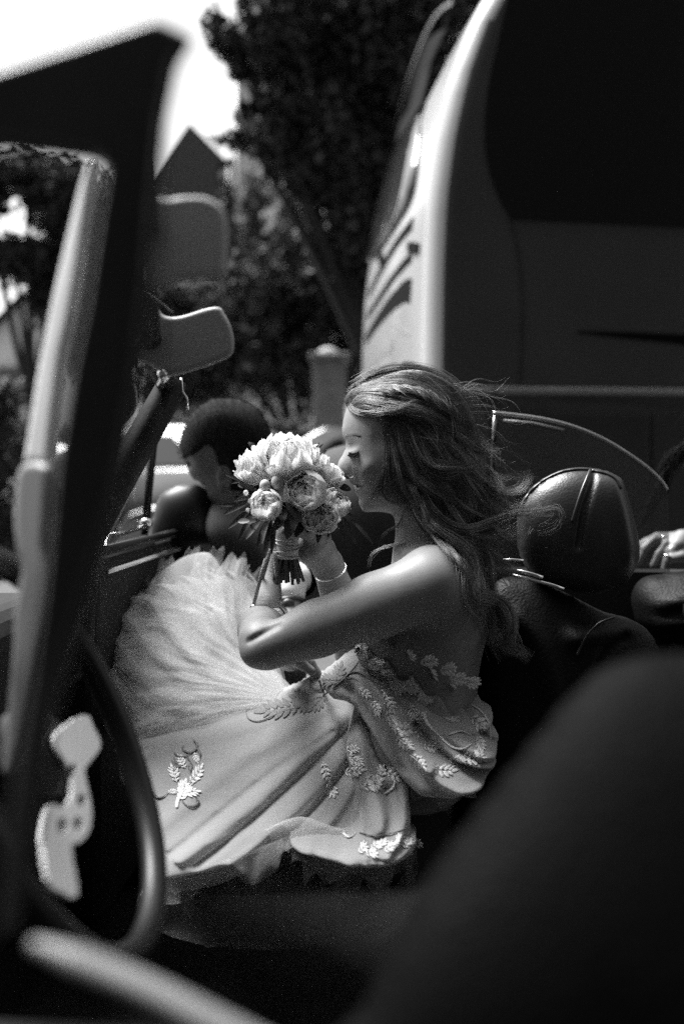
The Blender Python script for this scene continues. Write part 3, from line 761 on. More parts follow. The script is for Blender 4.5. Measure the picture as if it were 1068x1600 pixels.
# driver's screen post with quarter-light frame (out of focus)
post = puff('screen_post', [(-70, 138), (20, 106), (120, 74), (205, 46), (240, 34), (262, 38), (308, 62), (282, 105), (264, 190), (253, 300), (243, 430), (224, 600), (190, 780), (142, 950), (84, 1130), (62, 1300), (30, 1450), (0, 1450), (20, 1250), (45, 1080), (70, 900), (86, 720), (112, 565), (130, 480), (150, 350), (163, 275), (150, 258), (80, 248), (0, 240), (-70, 250)], .43, .010, M['post_gloss'], car, 6, edge=16, smoothout=False, back=.4)
puff('post_trim', [(150, 262), (140, 350), (119, 485), (102, 565), (84, 705), (80, 722), (40, 722), (42, 705), (60, 590), (72, 526), (88, 450), (112, 350), (134, 270)], .80, .010, M['post_metal'], car, 4, edge=10, back=1.2, tilt=(-.0006, 0))
puff('post_foot', [(80, 728), (82, 790), (78, 850), (86, 905), (80, 960), (68, 1020), (50, 1120), (30, 1200), (8, 1200), (16, 1100), (24, 1000), (26, 950), (36, 890), (28, 850), (26, 790), (36, 728)], .80, .012, M['post_trim'], car, 4, edge=12, back=1.2, tilt=(-.0006, 0))
# windscreen header rail and glass, far pillar
hdr = crom([P(215, 75, .46), P(228, 330, .74), P(228, 470, 1.05), P(236, 545, 1.36), P(262, 600, 1.68)], 8)
MB().tube([Vector(p) for p in hdr], list(np.linspace(.008, .02, len(hdr))), 10, flat=.8).build('header_rail', M['trim'], car, True)
pa, pb = P(268, 605, 1.68), P(118, 868, 1.66)
MB().tube([pa+(pa-pb)*.05, pa, pb, pb+(pb-pa)*.15], [.034, .046, .055, .06], 12, flat=.55).build('screen_pillar', M['trim'], car, True)
gq = [P(262, 70, .46), P(272, 600, 1.66), P(120, 868, 1.64), P(70, 1150, .5)]
MB().prism(gq, (0, 0, 0), (-.005, 0, 0)).build('windscreen', M['screen'], car)
puff('scuttle', [(60, 775), (120, 762), (180, 778), (170, 810), (160, 860), (150, 950), (135, 1050), (60, 1060)], 1.6, .03, M['trim'], car, 5, edge=10)
# sun visors
vd = puff('sun_visor', [(238, 322), (268, 312), (303, 308), (326, 311), (343, 320), (354, 338), (357, 365), (356, 408), (349, 434), (303, 438), (262, 443), (232, 440)], .8, .011, M['visor_dark'], car, 4, edge=9, back=1.3)
vp = puff('sun_visor', [(200, 473), (237, 470), (246, 478), (257, 493), (282, 494), (322, 482), (342, 480), (351, 490), (362, 512), (366, 538), (359, 557), (322, 573), (276, 587), (258, 585), (225, 565), (200, 545)], 1.3, .009, M['visor'], car, 3, edge=7, back=1.4)
MB().tube([P(253, 578, 1.3), P(257, 590, 1.32), P(250, 600, 1.34)], [.006, .006, .005], 8).ball(P(254, 584, 1.29), .007).build('visor_pivot', M['chrome'], vp, True)
MB().tube([P(283, 590, 1.66), P(285, 612, 1.66), P(292, 622, 1.66), P(294, 640, 1.66)], .0025, 6).build('hood_catch', M['chrome'], car, True)
# interior mirror
rm = puff('interior_mirror', [(120, 612), (170, 598), (203, 594), (213, 608), (214, 634), (205, 652), (183, 672), (140, 680), (118, 660)], 1.12, .012, M['black_plastic'], car, 4, edge=7, back=1.2)
ln = crom([(203, 595), (213, 608), (214.5, 622), (213.5, 636), (205, 652), (192, 665), (181, 673)], 6)
MB().tube([P(u, v, 1.112) for u, v in ln], .0016, 6).build('mirror_rim', M['chrome'], rm, True)
MB().tube([P(165, 600, 1.13), P(190, 560, 1.15), P(230, 530, 1.2)], .007, 8).build('mirror_stem', M['trim'], rm, True)
# steering wheel
wc = Vector((-.239, .838, .828)); ta = R(23.8); wr = .1765
n_ = Vector((math.cos(ta), -.0115, math.sin(ta))).normalized(); e1 = Vector((0, 1, 0)); e1 = (e1-n_*e1.dot(n_)).normalized(); e2 = e1.cross(n_).normalized()
if e2.z < 0: e2 = -e2
sw = MB().ring(wc, n_, wr, .0125, 72, 14).build('steering_wheel', M['rim_gloss'], car, True)
def wheel_pt(u, v):
    o = Vector((0, 0, CAMZ)); d = P(u, v, 1)-o; return o+d*((wc-o).dot(n_)/d.dot(n_))
def spoke_plate(mirror):
    poly = crom([(92, 1149), (129, 1123), (140, 1140), (151, 1165), (138, 1185), (126, 1202), (128, 1222), (132, 1240), (136, 1263), (136, 1282), (132, 1300), (120, 1313), (106, 1316), (107, 1345), (115, 1397), (96, 1390), (79, 1377), (70, 1316), (73, 1285), (80, 1264), (92, 1268), (104, 1265), (115, 1246), (116, 1215), (106, 1190), (94, 1171)], 3, True)
    holes = [(112, 1203, 6, 10), (126, 1252, 6.5, 11), (96, 1291, 7.5, 13), (120, 1288, 7, 11)]
    def sdf(q):
        d = poly_sd(q, poly)-5
        for hx, hy, rx, ry in holes: d = np.maximum(d, -(np.sqrt(((q[:, 0]-hx)/rx)**2+((q[:, 1]-hy)/ry)**2)-1)*rx)
        return d
    q, F, bd = sheet(sdf, 64, 158, 1116, 1404, 3)
    base = []
    for u, v in q:
        p = wheel_pt(u, v)-wc; x, y = p.dot(e1), p.dot(e2)
        base.append(wc+e1*(-x if mirror else x)+e2*y)
    k = len(q); V = [p+n_*.0015 for p in base]+[p-n_*.0015 for p in base]
    FF = [tuple(int(i) for i in f) for f in F]; ec = set()
    for f in FF:
        for i in range(4): ec.add((f[i], f[(i+1) % 4]))
    G_ = FF+[tuple(i+k for i in f[::-1]) for f in FF]+[(b_, a_, a_+k, b_+k) for (a_, b_) in ec if (b_, a_) not in ec]
    mesh_obj('spoke', V, G_, M['spoke'], sw, False)
spoke_plate(False)
MB().tube([wc-n_*.03, wc-n_*.006, wc-n_*.004], [.045, .043, .03], 28).build('hub', M['rim_gloss'], sw, True)
MB().tube([wc-n_*.03, wc-n_*.4], .025, 14).build('steering_column', M['trim'], sw, True)
# seats
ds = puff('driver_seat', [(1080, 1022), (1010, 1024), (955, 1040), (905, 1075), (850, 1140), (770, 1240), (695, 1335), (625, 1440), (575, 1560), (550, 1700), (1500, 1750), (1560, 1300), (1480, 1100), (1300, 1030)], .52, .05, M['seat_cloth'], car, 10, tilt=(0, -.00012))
ps = puff('passenger_seat', [(760, 930), (815, 900), (880, 925), (940, 955), (985, 968), (1020, 1000), (1040, 1100), (1030, 1250), (950, 1350), (760, 1380), (700, 1300), (720, 1100)], 1.68, .1, M['leather'], car, 6, folds=[([(885, 985), (930, 975), (985, 965)], 16, .022), ([(960, 985), (925, 1010), (900, 1060)], 5, -.012), ([(800, 960), (830, 1000), (850, 1100)], 18, .012)])
hl = crom([(960, 964), (935, 974), (915, 995), (900, 1025)], 6); MB().tube([P(u, v, 1.585) for u, v in hl], .002, 6).build('piping', M['piping'], ps, True)
HR = [(808, 853), (809, 800), (822, 772), (845, 750), (872, 736), (897, 730.5), (921, 731), (948, 737), (966, 748), (974, 766), (981, 796), (991, 836), (993, 872), (972, 910), (930, 928), (883, 920), (830, 898)]
hr = puff('headrest', HR, 1.66, .07, M['leather_gloss'], car, 3, folds=[([(922, 725), (917, 745), (907, 770), (896, 800), (888, 850)], 5, -.008), ([(945, 750), (960, 800), (970, 860)], 16, .008)], power=.42)
def on_headrest(pts):
    bvh = bvh_of(hr); return [drop(bvh, u, v, -.002) for u, v in pts]
from mathutils.bvhtree import BVHTree
def bvh_of(o):
    me = o.data; return BVHTree.FromPolygons([v.co.copy() for v in me.vertices], [tuple(p.vertices) for p in me.polygons])
def drop(bvh, u, v, off=0.0, Yd=1.6):
    """point on a surface under pixel u, v, raised by -off towards the camera"""
    o = Vector((0, 0, CAMZ)); d = (P(u, v, 1)-o).normalized(); h = bvh.ray_cast(o, d)
    return (h[0]+d*off) if h[0] is not None else P(u, v, Yd)
MB().tube(on_headrest(crom([(921, 734), (917, 745), (908, 768), (899, 795), (893, 815)], 6)), .0028, 8).build('piping', M['piping'], hr, True)
MB().tube(on_headrest(crom([(812, 800), (824, 774), (846, 753), (873, 739), (897, 734), (919, 734)], 6)), .0028, 8).build('piping', M['piping'], hr, True)
MB().tube(on_headrest(crom([(924, 735), (948, 741), (962, 750), (970, 764)], 6)), .0024, 8).build('piping', M['piping'], hr, True)
MB().tube([P(806, 891, 1.5), P(830, 897, 1.5), P(847, 902, 1.5)], .003, 8).build('headrest_bar', M['chrome'], ps, True)
MB().tube([P(800, 898, 1.5), P(830, 906, 1.5), P(862, 914, 1.5), P(880, 920, 1.5)], .0026, 8).build('headrest_bar', M['chrome'], ps, True)
MB().tube([P(785, 874, 1.5), P(817, 875.5, 1.5)], .0022, 8).build('headrest_bar', M['chrome'], ps, True)
# far quarter window behind the seat
top = crom([(770, 645), (800, 648), (850, 655), (900, 668), (950, 690), (1000, 722), (1030, 748), (1042, 765)], 6)
pl = [P(u, v, 1.97) for u, v in top]+[P(1046, 905, 1.97), P(772, 890, 1.97)]
qw = MB().prism(pl, (0, 0, 0), (0, .004, 0)).build('quarter_window', M['pane_dark'], car)
MB().tube([P(u, v, 1.965) for u, v in top], list(np.linspace(.0042, .002, len(top))), 8).build('window_frame', M['chrome'], qw, True)
MB().tube([P(776, 646, 1.965), P(771, 690, 1.965), P(769, 760, 1.965), P(770, 890, 1.965)], .0045, 8).build('window_frame', M['trim'], qw, True)
MB().tube([P(771.5, 650, 1.955), P(769, 692, 1.955)], .0018, 6).build('window_frame', M['chrome'], qw, True)
MB().tube([P(786, 657, 1.96), P(830, 661, 1.96), P(880, 672, 1.96)], .003, 6).build('window_seal', M['coach_grey'], qw, True)
b = MB(); b.prism([P(700, 890, 1.95), P(1500, 900, 1.95), P(1500, 1250, 1.95), P(700, 1250, 1.95)], (0, 0, 0), (0, .08, 0)); b.build('far_side_panel', M['trim'], car)
# passenger door, standing open
h0, h1 = P(150, 868, 1.66), P(352, 815, 2.95)
dv = (h1-h0); nrm = Vector((dv.y, -dv.x, 0)).normalized()
pl = [h0, h1, Vector((h1.x, h1.y, .42)), Vector((h1.x-.0, h1.y-.12, .3)), Vector((h0.x, h0.y, .3))]
pdoor = MB().prism(pl, nrm*.0, -nrm*.09).build('passenger_door', M['trim'], car, bev=.02, seg=3)
MB().tube([h0+Vector((0, 0, .006))+nrm*.005, h1+Vector((0, 0, .004))+nrm*.005], .009, 8).build('door_rail', M['rim_gloss'], pdoor, True)
MB().tube([h0.lerp(h1, .02)+nrm*.012-Vector((0, 0, .03)), h1-Vector((0, 0, .03))+nrm*.012], .004, 8).build('chrome_strip', M['steel'], pdoor, True)
q1 = h0.lerp(h1, .34)
vt = [P(238, 690, q1.y), P(226, 836, q1.y)]
MB().tube([vt[0], vt[1]], .008, 8).build('quarter_light_post', M['rim_gloss'], pdoor, True)
MB().tube([P(244, 690, q1.y), P(236, 768, q1.y), P(232, 826, q1.y)], .0035, 8).build('quarter_light_post', M['trim'], pdoor, True)
pl = [P(166, 862, 1.72), P(226, 836, q1.y), P(238, 690, q1.y), P(232, 685, q1.y)]
MB().prism([h0.lerp(h1, .03)+Vector((0, 0, .005)), vt[1], vt[0], vt[0]-Vector((.05, .05, 0))], (0, 0, 0), (.004, 0, 0)).build('quarter_light', M['pane_dark'], pdoor)
MB().tube([P(172, 836, 1.9), P(200, 832, 1.98), P(222, 824, q1.y)], .004, 8).build('quarter_light_frame', M['chrome'], pdoor, True)
MB().ball(P(228, 818, q1.y-.02), (.014, .01, .012)).tube([P(216, 826, q1.y-.02), P(236, 813, q1.y-.02)], .005, 8).build('quarter_light_catch', M['chrome'], pdoor, True)
mr = puff('door_mirror', [(240, 852), (242, 800), (254, 771), (280, 757), (308, 757), (331, 774), (342, 808), (345, 846), (300, 856)], 2.3, .06, M['rim_gloss'], pdoor, 4)
MB().tube([P(290, 850, 2.3), P(288, 872, 2.32)], .02, 10).build('mirror_foot', M['trim'], mr, True)
# ------------------------------------------------------------------ bride
M.update(
 skin=mat('skin', .205, .5, spec=.35, var=.1, vscale=30, bump=.035, bscale=420, attr='tint'),
 hair=mat('hair_brown', .2, .38, spec=.32, var=.25, vscale=25, attr='tint'),
 hair_core=mat('hair_brown_deep', .04, .6, spec=.3, var=.4, vscale=40),
 lash=mat('lashes', .004, .9, spec=.04),
 silver=mat('silver', .8, .15, metal=1.0),
)
M['skin'].node_tree.nodes['Principled BSDF'].inputs['Subsurface Weight'].default_value = 0.0
M['skin'].node_tree.nodes['Principled BSDF'].inputs['Subsurface Radius'].default_value = (.012, .012, .012)
HY = 1.60
def proj(X, Y, Z):
    c = Y*CT-(Z-CAMZ)*ST
    return 534+FPX*X/c, 800-FPX*(Y*ST+(Z-CAMZ)*CT)/c
PROFILE = [(545, 634), (540, 645), (537.2, 657), (535.8, 668), (535.8, 677), (537.6, 684), (540.5, 691), (541.8, 697.5), (540, 703), (536.9, 709), (531.8, 718), (527.6, 727), (526, 732), (527.2, 737.5), (531.5, 741), (538, 742.5), (544, 743.5), (546.2, 746.5), (547.6, 750), (547.2, 753.5), (549.8, 756.2), (556.5, 758.2), (558, 760.2), (554.6, 763), (554, 766.5), (555.6, 770), (559.6, 774.5), (562, 779.5), (561.4, 785), (562.2, 790), (565, 795.4), (570, 799.3), (578, 800), (587, 799), (604, 800.5), (614, 803.5), (620, 809), (622, 820), (622, 842), (620, 862), (650, 868), (700, 866), (706, 830), (716, 790), (732, 745), (737, 700), (730, 655), (708, 617), (672, 597), (630, 590), (590, 597), (562, 612)]
PROF = crom(PROFILE, 5, True)
ph_head = poisson(PROF, 2, 2600)
S_IN = .80
def gs(q, u, v, su, sv, a): return a*np.exp(-((q[:, 0]-u)/su)**2-((q[:, 1]-v)/sv)**2)
def head_w(q):
    """half width of the head in pixels at profile position q"""
    f = ph_head(q); wv = S_IN*np.sqrt(np.maximum(f, 0))
    wv = np.where(wv > 62, 62+14*np.tanh((wv-62)/22), wv)
    d = np.zeros(len(q))
    d += gs(q, 547, 700, 7, 6.5, -7.0)      # eye hollow
    d += gs(q, 552.5, 706.5, 6, 4.2, 3.6)     # lid over the eyeball
    d += gs(q, 551, 711.5, 5, 1.6, -1.2)
    d += gs(q, 552, 698, 7, 2.2, -1.3)
    d += gs(q, 544, 684, 10, 4, 2.2)          # brow ridge
    d += gs(q, 541.5, 736.5, 4.2, 4.2, 2.6)   # nostril wing
    d += gs(q, 547.2, 737.5, 1.8, 6, -3.2)
    d += gs(q, 570, 733, 15, 14, 6.5)         # cheek
    d += gs(q, 559-(q[:, 1]-747)*-.25, 748, 3.0, 10, -4.2)        # smile fold
    d += gs(q, 567, 742, 6, 8, 2.5)
    d += gs(q, 565, 759.8, 5, 2.4, -5.0)      # corner of the mouth
    d += gs(q, 553, 752.5, 6, 2.8, 2.0)
    d += gs(q, 558.5, 766, 6, 3.2, 2.2)
    d += gs(q, 560, 774, 7, 3, -1.5)
    d += gs(q, 596, 776, 20, 14, 3.0)         # jaw
    d += gs(q, 590, 806, 26, 8, -8)
    d += gs(q, 588, 690, 16, 18, -3.0)        # temple
    wv = np.maximum(wv+d*np.clip(wv/9, 0, 1), 0)
    return wv
PXM = HY/FPX
bride = thing('person', P(640, 1240, 1.6), 'bride in white lace gown seated in the open car, smelling her bouquet', 'person')
sb = SDF((-.165, 1.34, .50), (.27, 1.86, 1.245), .0028)
# head from its profile
sl, (X, Y, Z) = sb.sub(sb.lo, sb.lo+sb.h*(sb.n-1))
U2, V2 = proj(X[:, 0, :], HY, Z[:, 0, :]); qq = np.stack([U2.ravel(), V2.ravel()], 1)
hw_ = head_w(qq); fo = ph_head(qq)
p2 = np.where(fo > 0, (hw_/S_IN)**2, fo).reshape(U2.shape)
gfun = ((Y-HY)/PXM/S_IN)**2-p2[:, None, :]
gx, gy, gz = np.gradient(gfun, sb.h)
sb.f = np.clip(gfun/(np.sqrt(gx**2+gy**2+gz**2)+1.0), -.2, .2).astype(np.float32)
def torso(s_, grow=0.0, k=.035):
    s_.ell(P(690, 930, 1.62), (.075+grow, .15+grow, .075+grow), k)
    s_.ell(P(664, 985, 1.62), (.092+grow, .135+grow, .09+grow), k)
    s_.ell(P(655, 1060, 1.62), (.088+grow, .122+grow, .1+grow), k)
    s_.ell(P(650, 1140, 1.62), (.1+grow, .14+grow, .1+grow), k)
    s_.ell(P(620, 1000, 1.56), (.06+grow, .06+grow, .055+grow), k)
    s_.ell(P(620, 1000, 1.68), (.06+grow, .06+grow, .055+grow), k)
    s_.ell(P(645, 1180, 1.62), (.1+grow, .14+grow, .08+grow), k)
sb.cap(P(668, 800, 1.6), P(676, 895, 1.62), .047, .058, .02)
torso(sb)
sb.cap(P(676, 880, 1.62), P(676, 905, 1.5), .05, .05, .03)     # shoulders
sb.cap(P(676, 880, 1.62), P(665, 905, 1.74), .05, .05, .03)
# near arm, bent, elbow towards the wheel
SH, EL, WR, HD = P(672, 914, 1.48), P(418, 1012, 1.45), P(430, 992, 1.655), P(452, 1022, 1.735)
sb.chain([SH, SH.lerp(EL, .35), SH.lerp(EL, .7), EL], [.053, .046, .039, .033], .018)
sb.cap(P(404, 1008, 1.455), P(398, 1018, 1.45), .026, .021, .014)
sb.chain([P(408, 1000, 1.465), P(408, 983, 1.545), WR], [.033, .035, .025], .010)
sl_, (X_, Y_, Z_) = sb.sub(P(375, 1060, 1.38)-Vector((.02, .02, .02)), P(450, 950, 1.5)+Vector((.02, .02, .02)))
a_, b_ = np.array(P(388, 1003, 1.425)), np.array(P(434, 978, 1.425)); d_ = b_-a_; t_ = np.clip(((X_-a_[0])*d_[0]+(Y_-a_[1])*d_[1]+(Z_-a_[2])*d_[2])/(d_**2).sum(), 0, 1)
sb.blend(sl_, np.sqrt((X_-a_[0]-t_*d_[0])**2+((Y_-a_[1]-t_*d_[1])*.35)**2+(Z_-a_[2]-t_*d_[2])**2)-.0025, .007, 's')
sb.chain([WR, HD], [.026, .03], .015)
for i in range(4):
    a = HD+Vector((.0, .01+.012*i, -.006*i)); sb.chain([a, a+Vector((.035, .008, -.018)), a+Vector((.055, .006, -.045))], [.0095, .0085, .007], .006)
sb.chain([HD+Vector((0, -.015, .0)), HD+Vector((.02, -.03, -.01)), HD+Vector((.04, -.03, -.025))], [.011, .0095, .008], .006)
# far arm raising the bouquet
S2, E2, W2 = P(650, 915, 1.76), P(562, 1022, 1.73), P(511, 882, 1.655)
sb.chain([S2, E2], [.052, .039], .02); sb.chain([E2, E2.lerp(W2, .4), W2], [.038, .036, .0245], .02)
PM = P(484, 848, 1.60)
sb.chain([W2, P(497, 862, 1.63), PM], [.024, .026, .026], .014); sb.cap(P(497, 838, 1.605), P(478, 858, 1.595), .02, .02, .014)
for i in range(4):
    v0 = 832+9.5*i; Lf = (0.9, 1, .97, .8)[i]
    pts = [P(480, v0+2, 1.605), P(480-26*Lf, v0-1, 1.606), P(480-45*Lf, v0+1, 1.588), P(480-50*Lf, v0+3, 1.565)]
    sb.chain(pts, [.0098, .009, .0082, .0074], .005)
sb.chain([P(492, 838, 1.58), P(476, 829, 1.555), P(458, 827, 1.537), P(446, 830, 1.532)], [.0135, .0115, .0098, .008], .008)
body, BV = sb.mesh('body', M['skin'], bride, 2)
uu, vv = proj(BV[:, 0], BV[:, 1], BV[:, 2]); tint = np.ones(len(BV))
headm = (vv < 812) & (uu > 520) & (uu < 640) & (np.abs(BV[:, 1]-HY) < .085)
q = np.stack([uu, vv], 1)
# profile coordinates (undo the parallax of the near half)
up, vp_ = proj(BV[:, 0], HY, BV[:, 2]); q = np.stack([up, vp_], 1)
def paint(pl, wd, val, soft=.6):
    d = line_dist(q, crom(pl, 6)); m_ = np.clip(1.2-(d/wd)**2, 0, 1)*headm
    tint[:] = tint*(1-m_)+val*m_*1.0
paint([(539, 683.5), (543, 681.6), (550, 681), (557, 682.7), (562, 685.5)], 2.6, .55)
paint([(547, 752), (552, 754.6), (559, 757.6)], 2.8, .3)
paint([(554, 765.5), (558, 764.8), (563, 761.6)], 3.2, .34)
paint([(536, 739.6), (541, 740.2), (544.5, 740.2)], 1.6, .2)
paint([(555, 758.8), (560, 760.2), (567, 758.6)], 1.3, .1)
paint([(547, 707.5), (551, 710.3), (556, 710), (560, 707.5)], 1.0, .2)
at = body.data.attributes.new('tint', 'FLOAT', 'POINT'); at.data.foreach_set('value', tint.astype(np.float32))
bb = bvh_of(body)
# teeth between the parted lips, lashes
MB().ball(P(555.8, 759.3, HY-.006), (.0035, .012, .0025), 10, 6).build('teeth', M['silver'] if False else mat('teeth', .75, .25), bride, True)
ls = []
for i in range(34):
    t = i/33; s0 = np.array([546.5+13*t, 708.3+2.6*math.sin(math.pi*t)-1.2*t])
    e0 = s0+np.array([-3.2+1.5*t, 3.4+1.2*math.sin(math.pi*t)])+rng.normal(size=2)*.35
    a = drop(bb, s0[0]-1, s0[1], -.0003); b_ = P(e0[0]-1, e0[1], a.y-.006); mdl = a.lerp(b_, .5)+Vector((0, -.0015, -.0008))
    ls.append(crom([a, mdl, b_], 3))
strands('eyelash', np.array(ls), .0009, M['lash'], bride)
lid = [drop(bb, 546+15*t-1, 707.6+2.9*math.sin(math.pi*t)-1.4*t, -.0004) for t in np.linspace(0, 1, 12)]
MB().tube(lid, [.0006+.0014*math.sin(math.pi*min(1, .15+.8*i/11)) for i in range(12)], 6).build('lash_line', M['lash'], bride, True)
br_ = []
for i in range(240):
    t = rng.random(); u = 538.6+24.5*t; v = 683.8-3.6*math.sin(math.pi*min(1, t*1.15+.05)*.62)+3.2*max(0, t-.55)+rng.normal()*(1.15-.6*t)
    a = drop(bb, u, v, -.0002); d_ = Vector((.0032+.001*rng.random(), -.0002, .0012-.0026*t+.0006*rng.normal())); br_.append([a, a+d_*.5+Vector((0, -.0005, 0)), a+d_])
strands('eyebrow', np.array([[tuple(p) for p in c] for c in br_]), .0006, M['lash'], bride)

# hair ---------------------------------------------------------------
HOUT = [(541, 634), (539, 622), (546, 612), (560, 603), (580, 595), (605, 586), (632, 579), (655, 579), (680, 586), (705, 601), (726, 626), (742, 662), (752, 700), (758, 740), (752, 785), (742, 830), (748, 880), (752, 940), (748, 1000), (728, 1010), (712, 960), (700, 910), (672, 868), (650, 835), (634, 800), (622, 775), (612, 745), (607, 715), (601, 690), (588, 668), (570, 653), (555, 643)]
HPOL = crom(HOUT, 5, True)
ph_hair = poisson(HPOL, 3, 2500)
def hair_w(q):
    d = -poly_sd(q, HPOL); inn = np.clip(d/14, 0, 1); inn = inn*inn*(3-2*inn)
    a = head_w(q); own = .62*np.sqrt(np.maximum(ph_hair(q), 0))
    lift = np.where(d > 0, -1.5+8.5*inn, -3)
    return np.where(d > 0, np.maximum(np.where(a > 4, a+lift, 0), own), 0)
qh, FH, bdh = sheet(lambda z: poly_sd(z, HPOL), HPOL[:, 0].min(), HPOL[:, 0].max(), HPOL[:, 1].min(), HPOL[:, 1].max(), 2.5)
wv = hair_w(qh-np.array([0, 0]))*PXM
wv = np.where(bdh, np.maximum(head_w(qh)-2, 0)*PXM, wv)
base = PA(qh[:, 0], qh[:, 1], HY); Vf = base.copy(); Vf[:, 1] -= wv; Vb = base.copy(); Vb[:, 1] += wv
nq = len(qh)
hair = mesh_obj('hair', np.concatenate([Vf, Vb]), np.concatenate([FH, FH[:, ::-1]+nq]), M['hair_core'], bride)
G = []  # (points (u,v,extra offset towards camera in m), count, start spread, end spread, wave px, radius)
def lock(pts, n_, s0, s1, wave=3, r=.00026, far=.12): G.append((pts, n_, s0, s1, wave, r, far))
# swept back from the brow
for dv_ in range(7):
    y = 606+dv_*5.0
    lock([(541+dv_*1.2, y+8, 0), (556+dv_*2, y-3-dv_*.2, .002), (590, 598+dv_*6.5, .004), (630, 598+dv_*8, .005), (672, 608+dv_*8, .005), (712, 640+dv_*6, .004)], 190, 4, 8, 2)
lock([(545, 628, 0), (552, 640, .003), (575, 646, .004), (610, 640, .006), (650, 625, .008)], 160, 4, 5, 2)
lock([(547, 622, 0), (552, 607, 0), (574, 595, 0), (605, 584, 0), (645, 578, 0), (690, 592, 0), (725, 625, 0)], 260, 4, 7, 2, .00024, .5)
# twist along the side
tw_ = []
for k_ in range(3):
    pts = []
    for t in np.linspace(0, 1, 15):
        u = 592+140*t; v = 613-10*math.sin(t*2.4)+60*t**2.2; ph_ = t*5.2*math.pi+k_*2.1
        pts.append((u+2*math.cos(ph_), v+6.5*math.sin(ph_), .010+.006*math.cos(ph_)))
    lock(pts, 130, 3, 3, 1, .00026, 0)
# sides, over the ear and jaw
lock([(604, 672, .0), (606, 700, .004), (602, 730, .006), (596, 760, .008), (586, 776, .008), (574, 785, .006)], 150, 5, 3, 3)
lock([(606, 690, .0), (601, 735, .006), (597, 762, .008), (602, 775, .008), (618, 784, .008), (640, 788, .01)], 90, 4, 4, 3)
lock([(612, 672, .0), (616, 705, .006), (630, 740, .01), (655, 765, .014), (690, 775, .018), (716, 795, .02), (740, 830, .02)], 240, 6, 9, 5)
lock([(622, 665, .0), (632, 705, .008), (648, 745, .014), (670, 762, .02), (700, 772, .022), (728, 790, .02)], 240, 7, 9, 5)
lock([(640, 660, .0), (655, 700, .008), (672, 728, .014), (696, 732, .02), (735, 727, .026), (760, 725, .03)], 150, 8, 9, 5)
lock([(670, 655, .0), (700, 690, .008), (725, 720, .016), (752, 748, .024), (785, 766, .03), (812, 762, .03), (823, 745, .03), (818, 736, .03)], 170, 8, 5, 4, .0002)
lock([(680, 690, .0), (715, 725, .01), (745, 760, .02), (780, 790, .03), (815, 800, .03), (845, 790, .03)], 150, 9, 10, 6, .0002)
lock([(690, 800, .02), (730, 850, .04), (775, 880, .04), (805, 900, .04), (815, 930, .04)], 160, 10, 12, 7, .0002)
lock([(690, 650, .0), (712, 680, .006), (735, 692, .01), (758, 702, .01), (775, 716, .01)], 140, 8, 12, 6)
lock([(660, 690, .0), (690, 740, .01), (716, 760, .02), (738, 775, .03), (760, 778, .03)], 140, 9, 8, 5)
# long waves blown back over the seat
lock([(650, 745, .01), (668, 790, .02), (700, 822, .03), (735, 828, .04), (775, 812, .04), (805, 798, .04), (850, 796, .04), (872, 792, .04), (876, 805, .04), (862, 822, .04), (838, 826, .04)], 70, 7, 6, 5, .00022)
lock([(650, 760, .01), (672, 805, .02), (702, 836, .03), (740, 842, .04), (778, 834, .04), (812, 816, .04)], 170, 7, 9, 5)
lock([(640, 770, .01), (655, 805, .02), (690, 830, .03), (730, 832, .036), (770, 818, .04), (806, 796, .04), (830, 792, .04)], 170, 7, 10, 6)
# down the shoulder and back
lock([(655, 770, .01), (664, 815, .03), (690, 838, .05), (725, 860, .06), (745, 890, .06), (750, 920, .055), (742, 950, .05)], 320, 8, 10, 6)
lock([(665, 780, .01), (676, 825, .03), (700, 858, .05), (728, 885, .06), (742, 915, .06), (738, 935, .055), (762, 936, .05), (788, 945, .05), (800, 965, .05), (801, 990, .05), (790, 1006, .05), (812, 1018, .05), (828, 1030, .05)], 420, 8, 7, 5)
lock([(690, 780, .01), (715, 840, .03), (735, 890, .05), (745, 935, .05), (765, 955, .05), (772, 985, .05), (768, 1010, .05)], 240, 10, 9, 6)
lock([(790, 960, .05), (798, 990, .05), (806, 1008, .05), (820, 1020, .05)], 60, 8, 7, 3)
lock([(700, 720, .0), (735, 780, .01), (752, 840, .015), (770, 880, .02), (800, 905, .02), (812, 935, .02)], 220, 16, 18, 8, .00022)
lock([(720, 700, .0), (748, 750, .0), (765, 810, .0), (790, 860, .01), (815, 880, .01)], 160, 14, 22, 8, .0002)
lock([(700, 760, .0), (730, 850, .01), (750, 920, .02), (775, 1000, .02), (790, 1030, .02)], 260, 18, 16, 7)
def curl(path, n_, turns, rad, r=.00024):
    c = crom(path, 10); k = len(c); pts = []
    for i in range(0, k, 2):
        t = i/(k-1); tg_ = c[min(i+1, k-1)]-c[max(i-1, 0)]; l_ = math.hypot(tg_[0], tg_[1])+1e-6; a = t*turns*6.28
        rr_ = rad*min(1, t*3); pts.append((c[i][0]-tg_[1]/l_*rr_*math.sin(a), c[i][1]+tg_[0]/l_*rr_*math.sin(a), c[i][2]+.012*math.cos(a)*min(1, t*3)))
    lock(pts, n_, 6, 3.5, 1.2, r, 0)
curl([(655, 770, .012), (682, 830, .04), (730, 868, .055), (748, 915, .06), (740, 955, .06)], 150, 1.5, 7)
curl([(668, 800, .02), (712, 862, .05), (744, 920, .06), (776, 946, .055), (798, 972, .05), (796, 1012, .05), (822, 1026, .05)], 190, 1.6, 7)
curl([(690, 770, .015), (735, 838, .04), (768, 900, .045), (786, 950, .045), (776, 1000, .045)], 150, 2.0, 8)
curl([(690, 750, .012), (735, 800, .03), (785, 835, .04), (832, 826, .04)], 110, 1.5, 7, .0002)
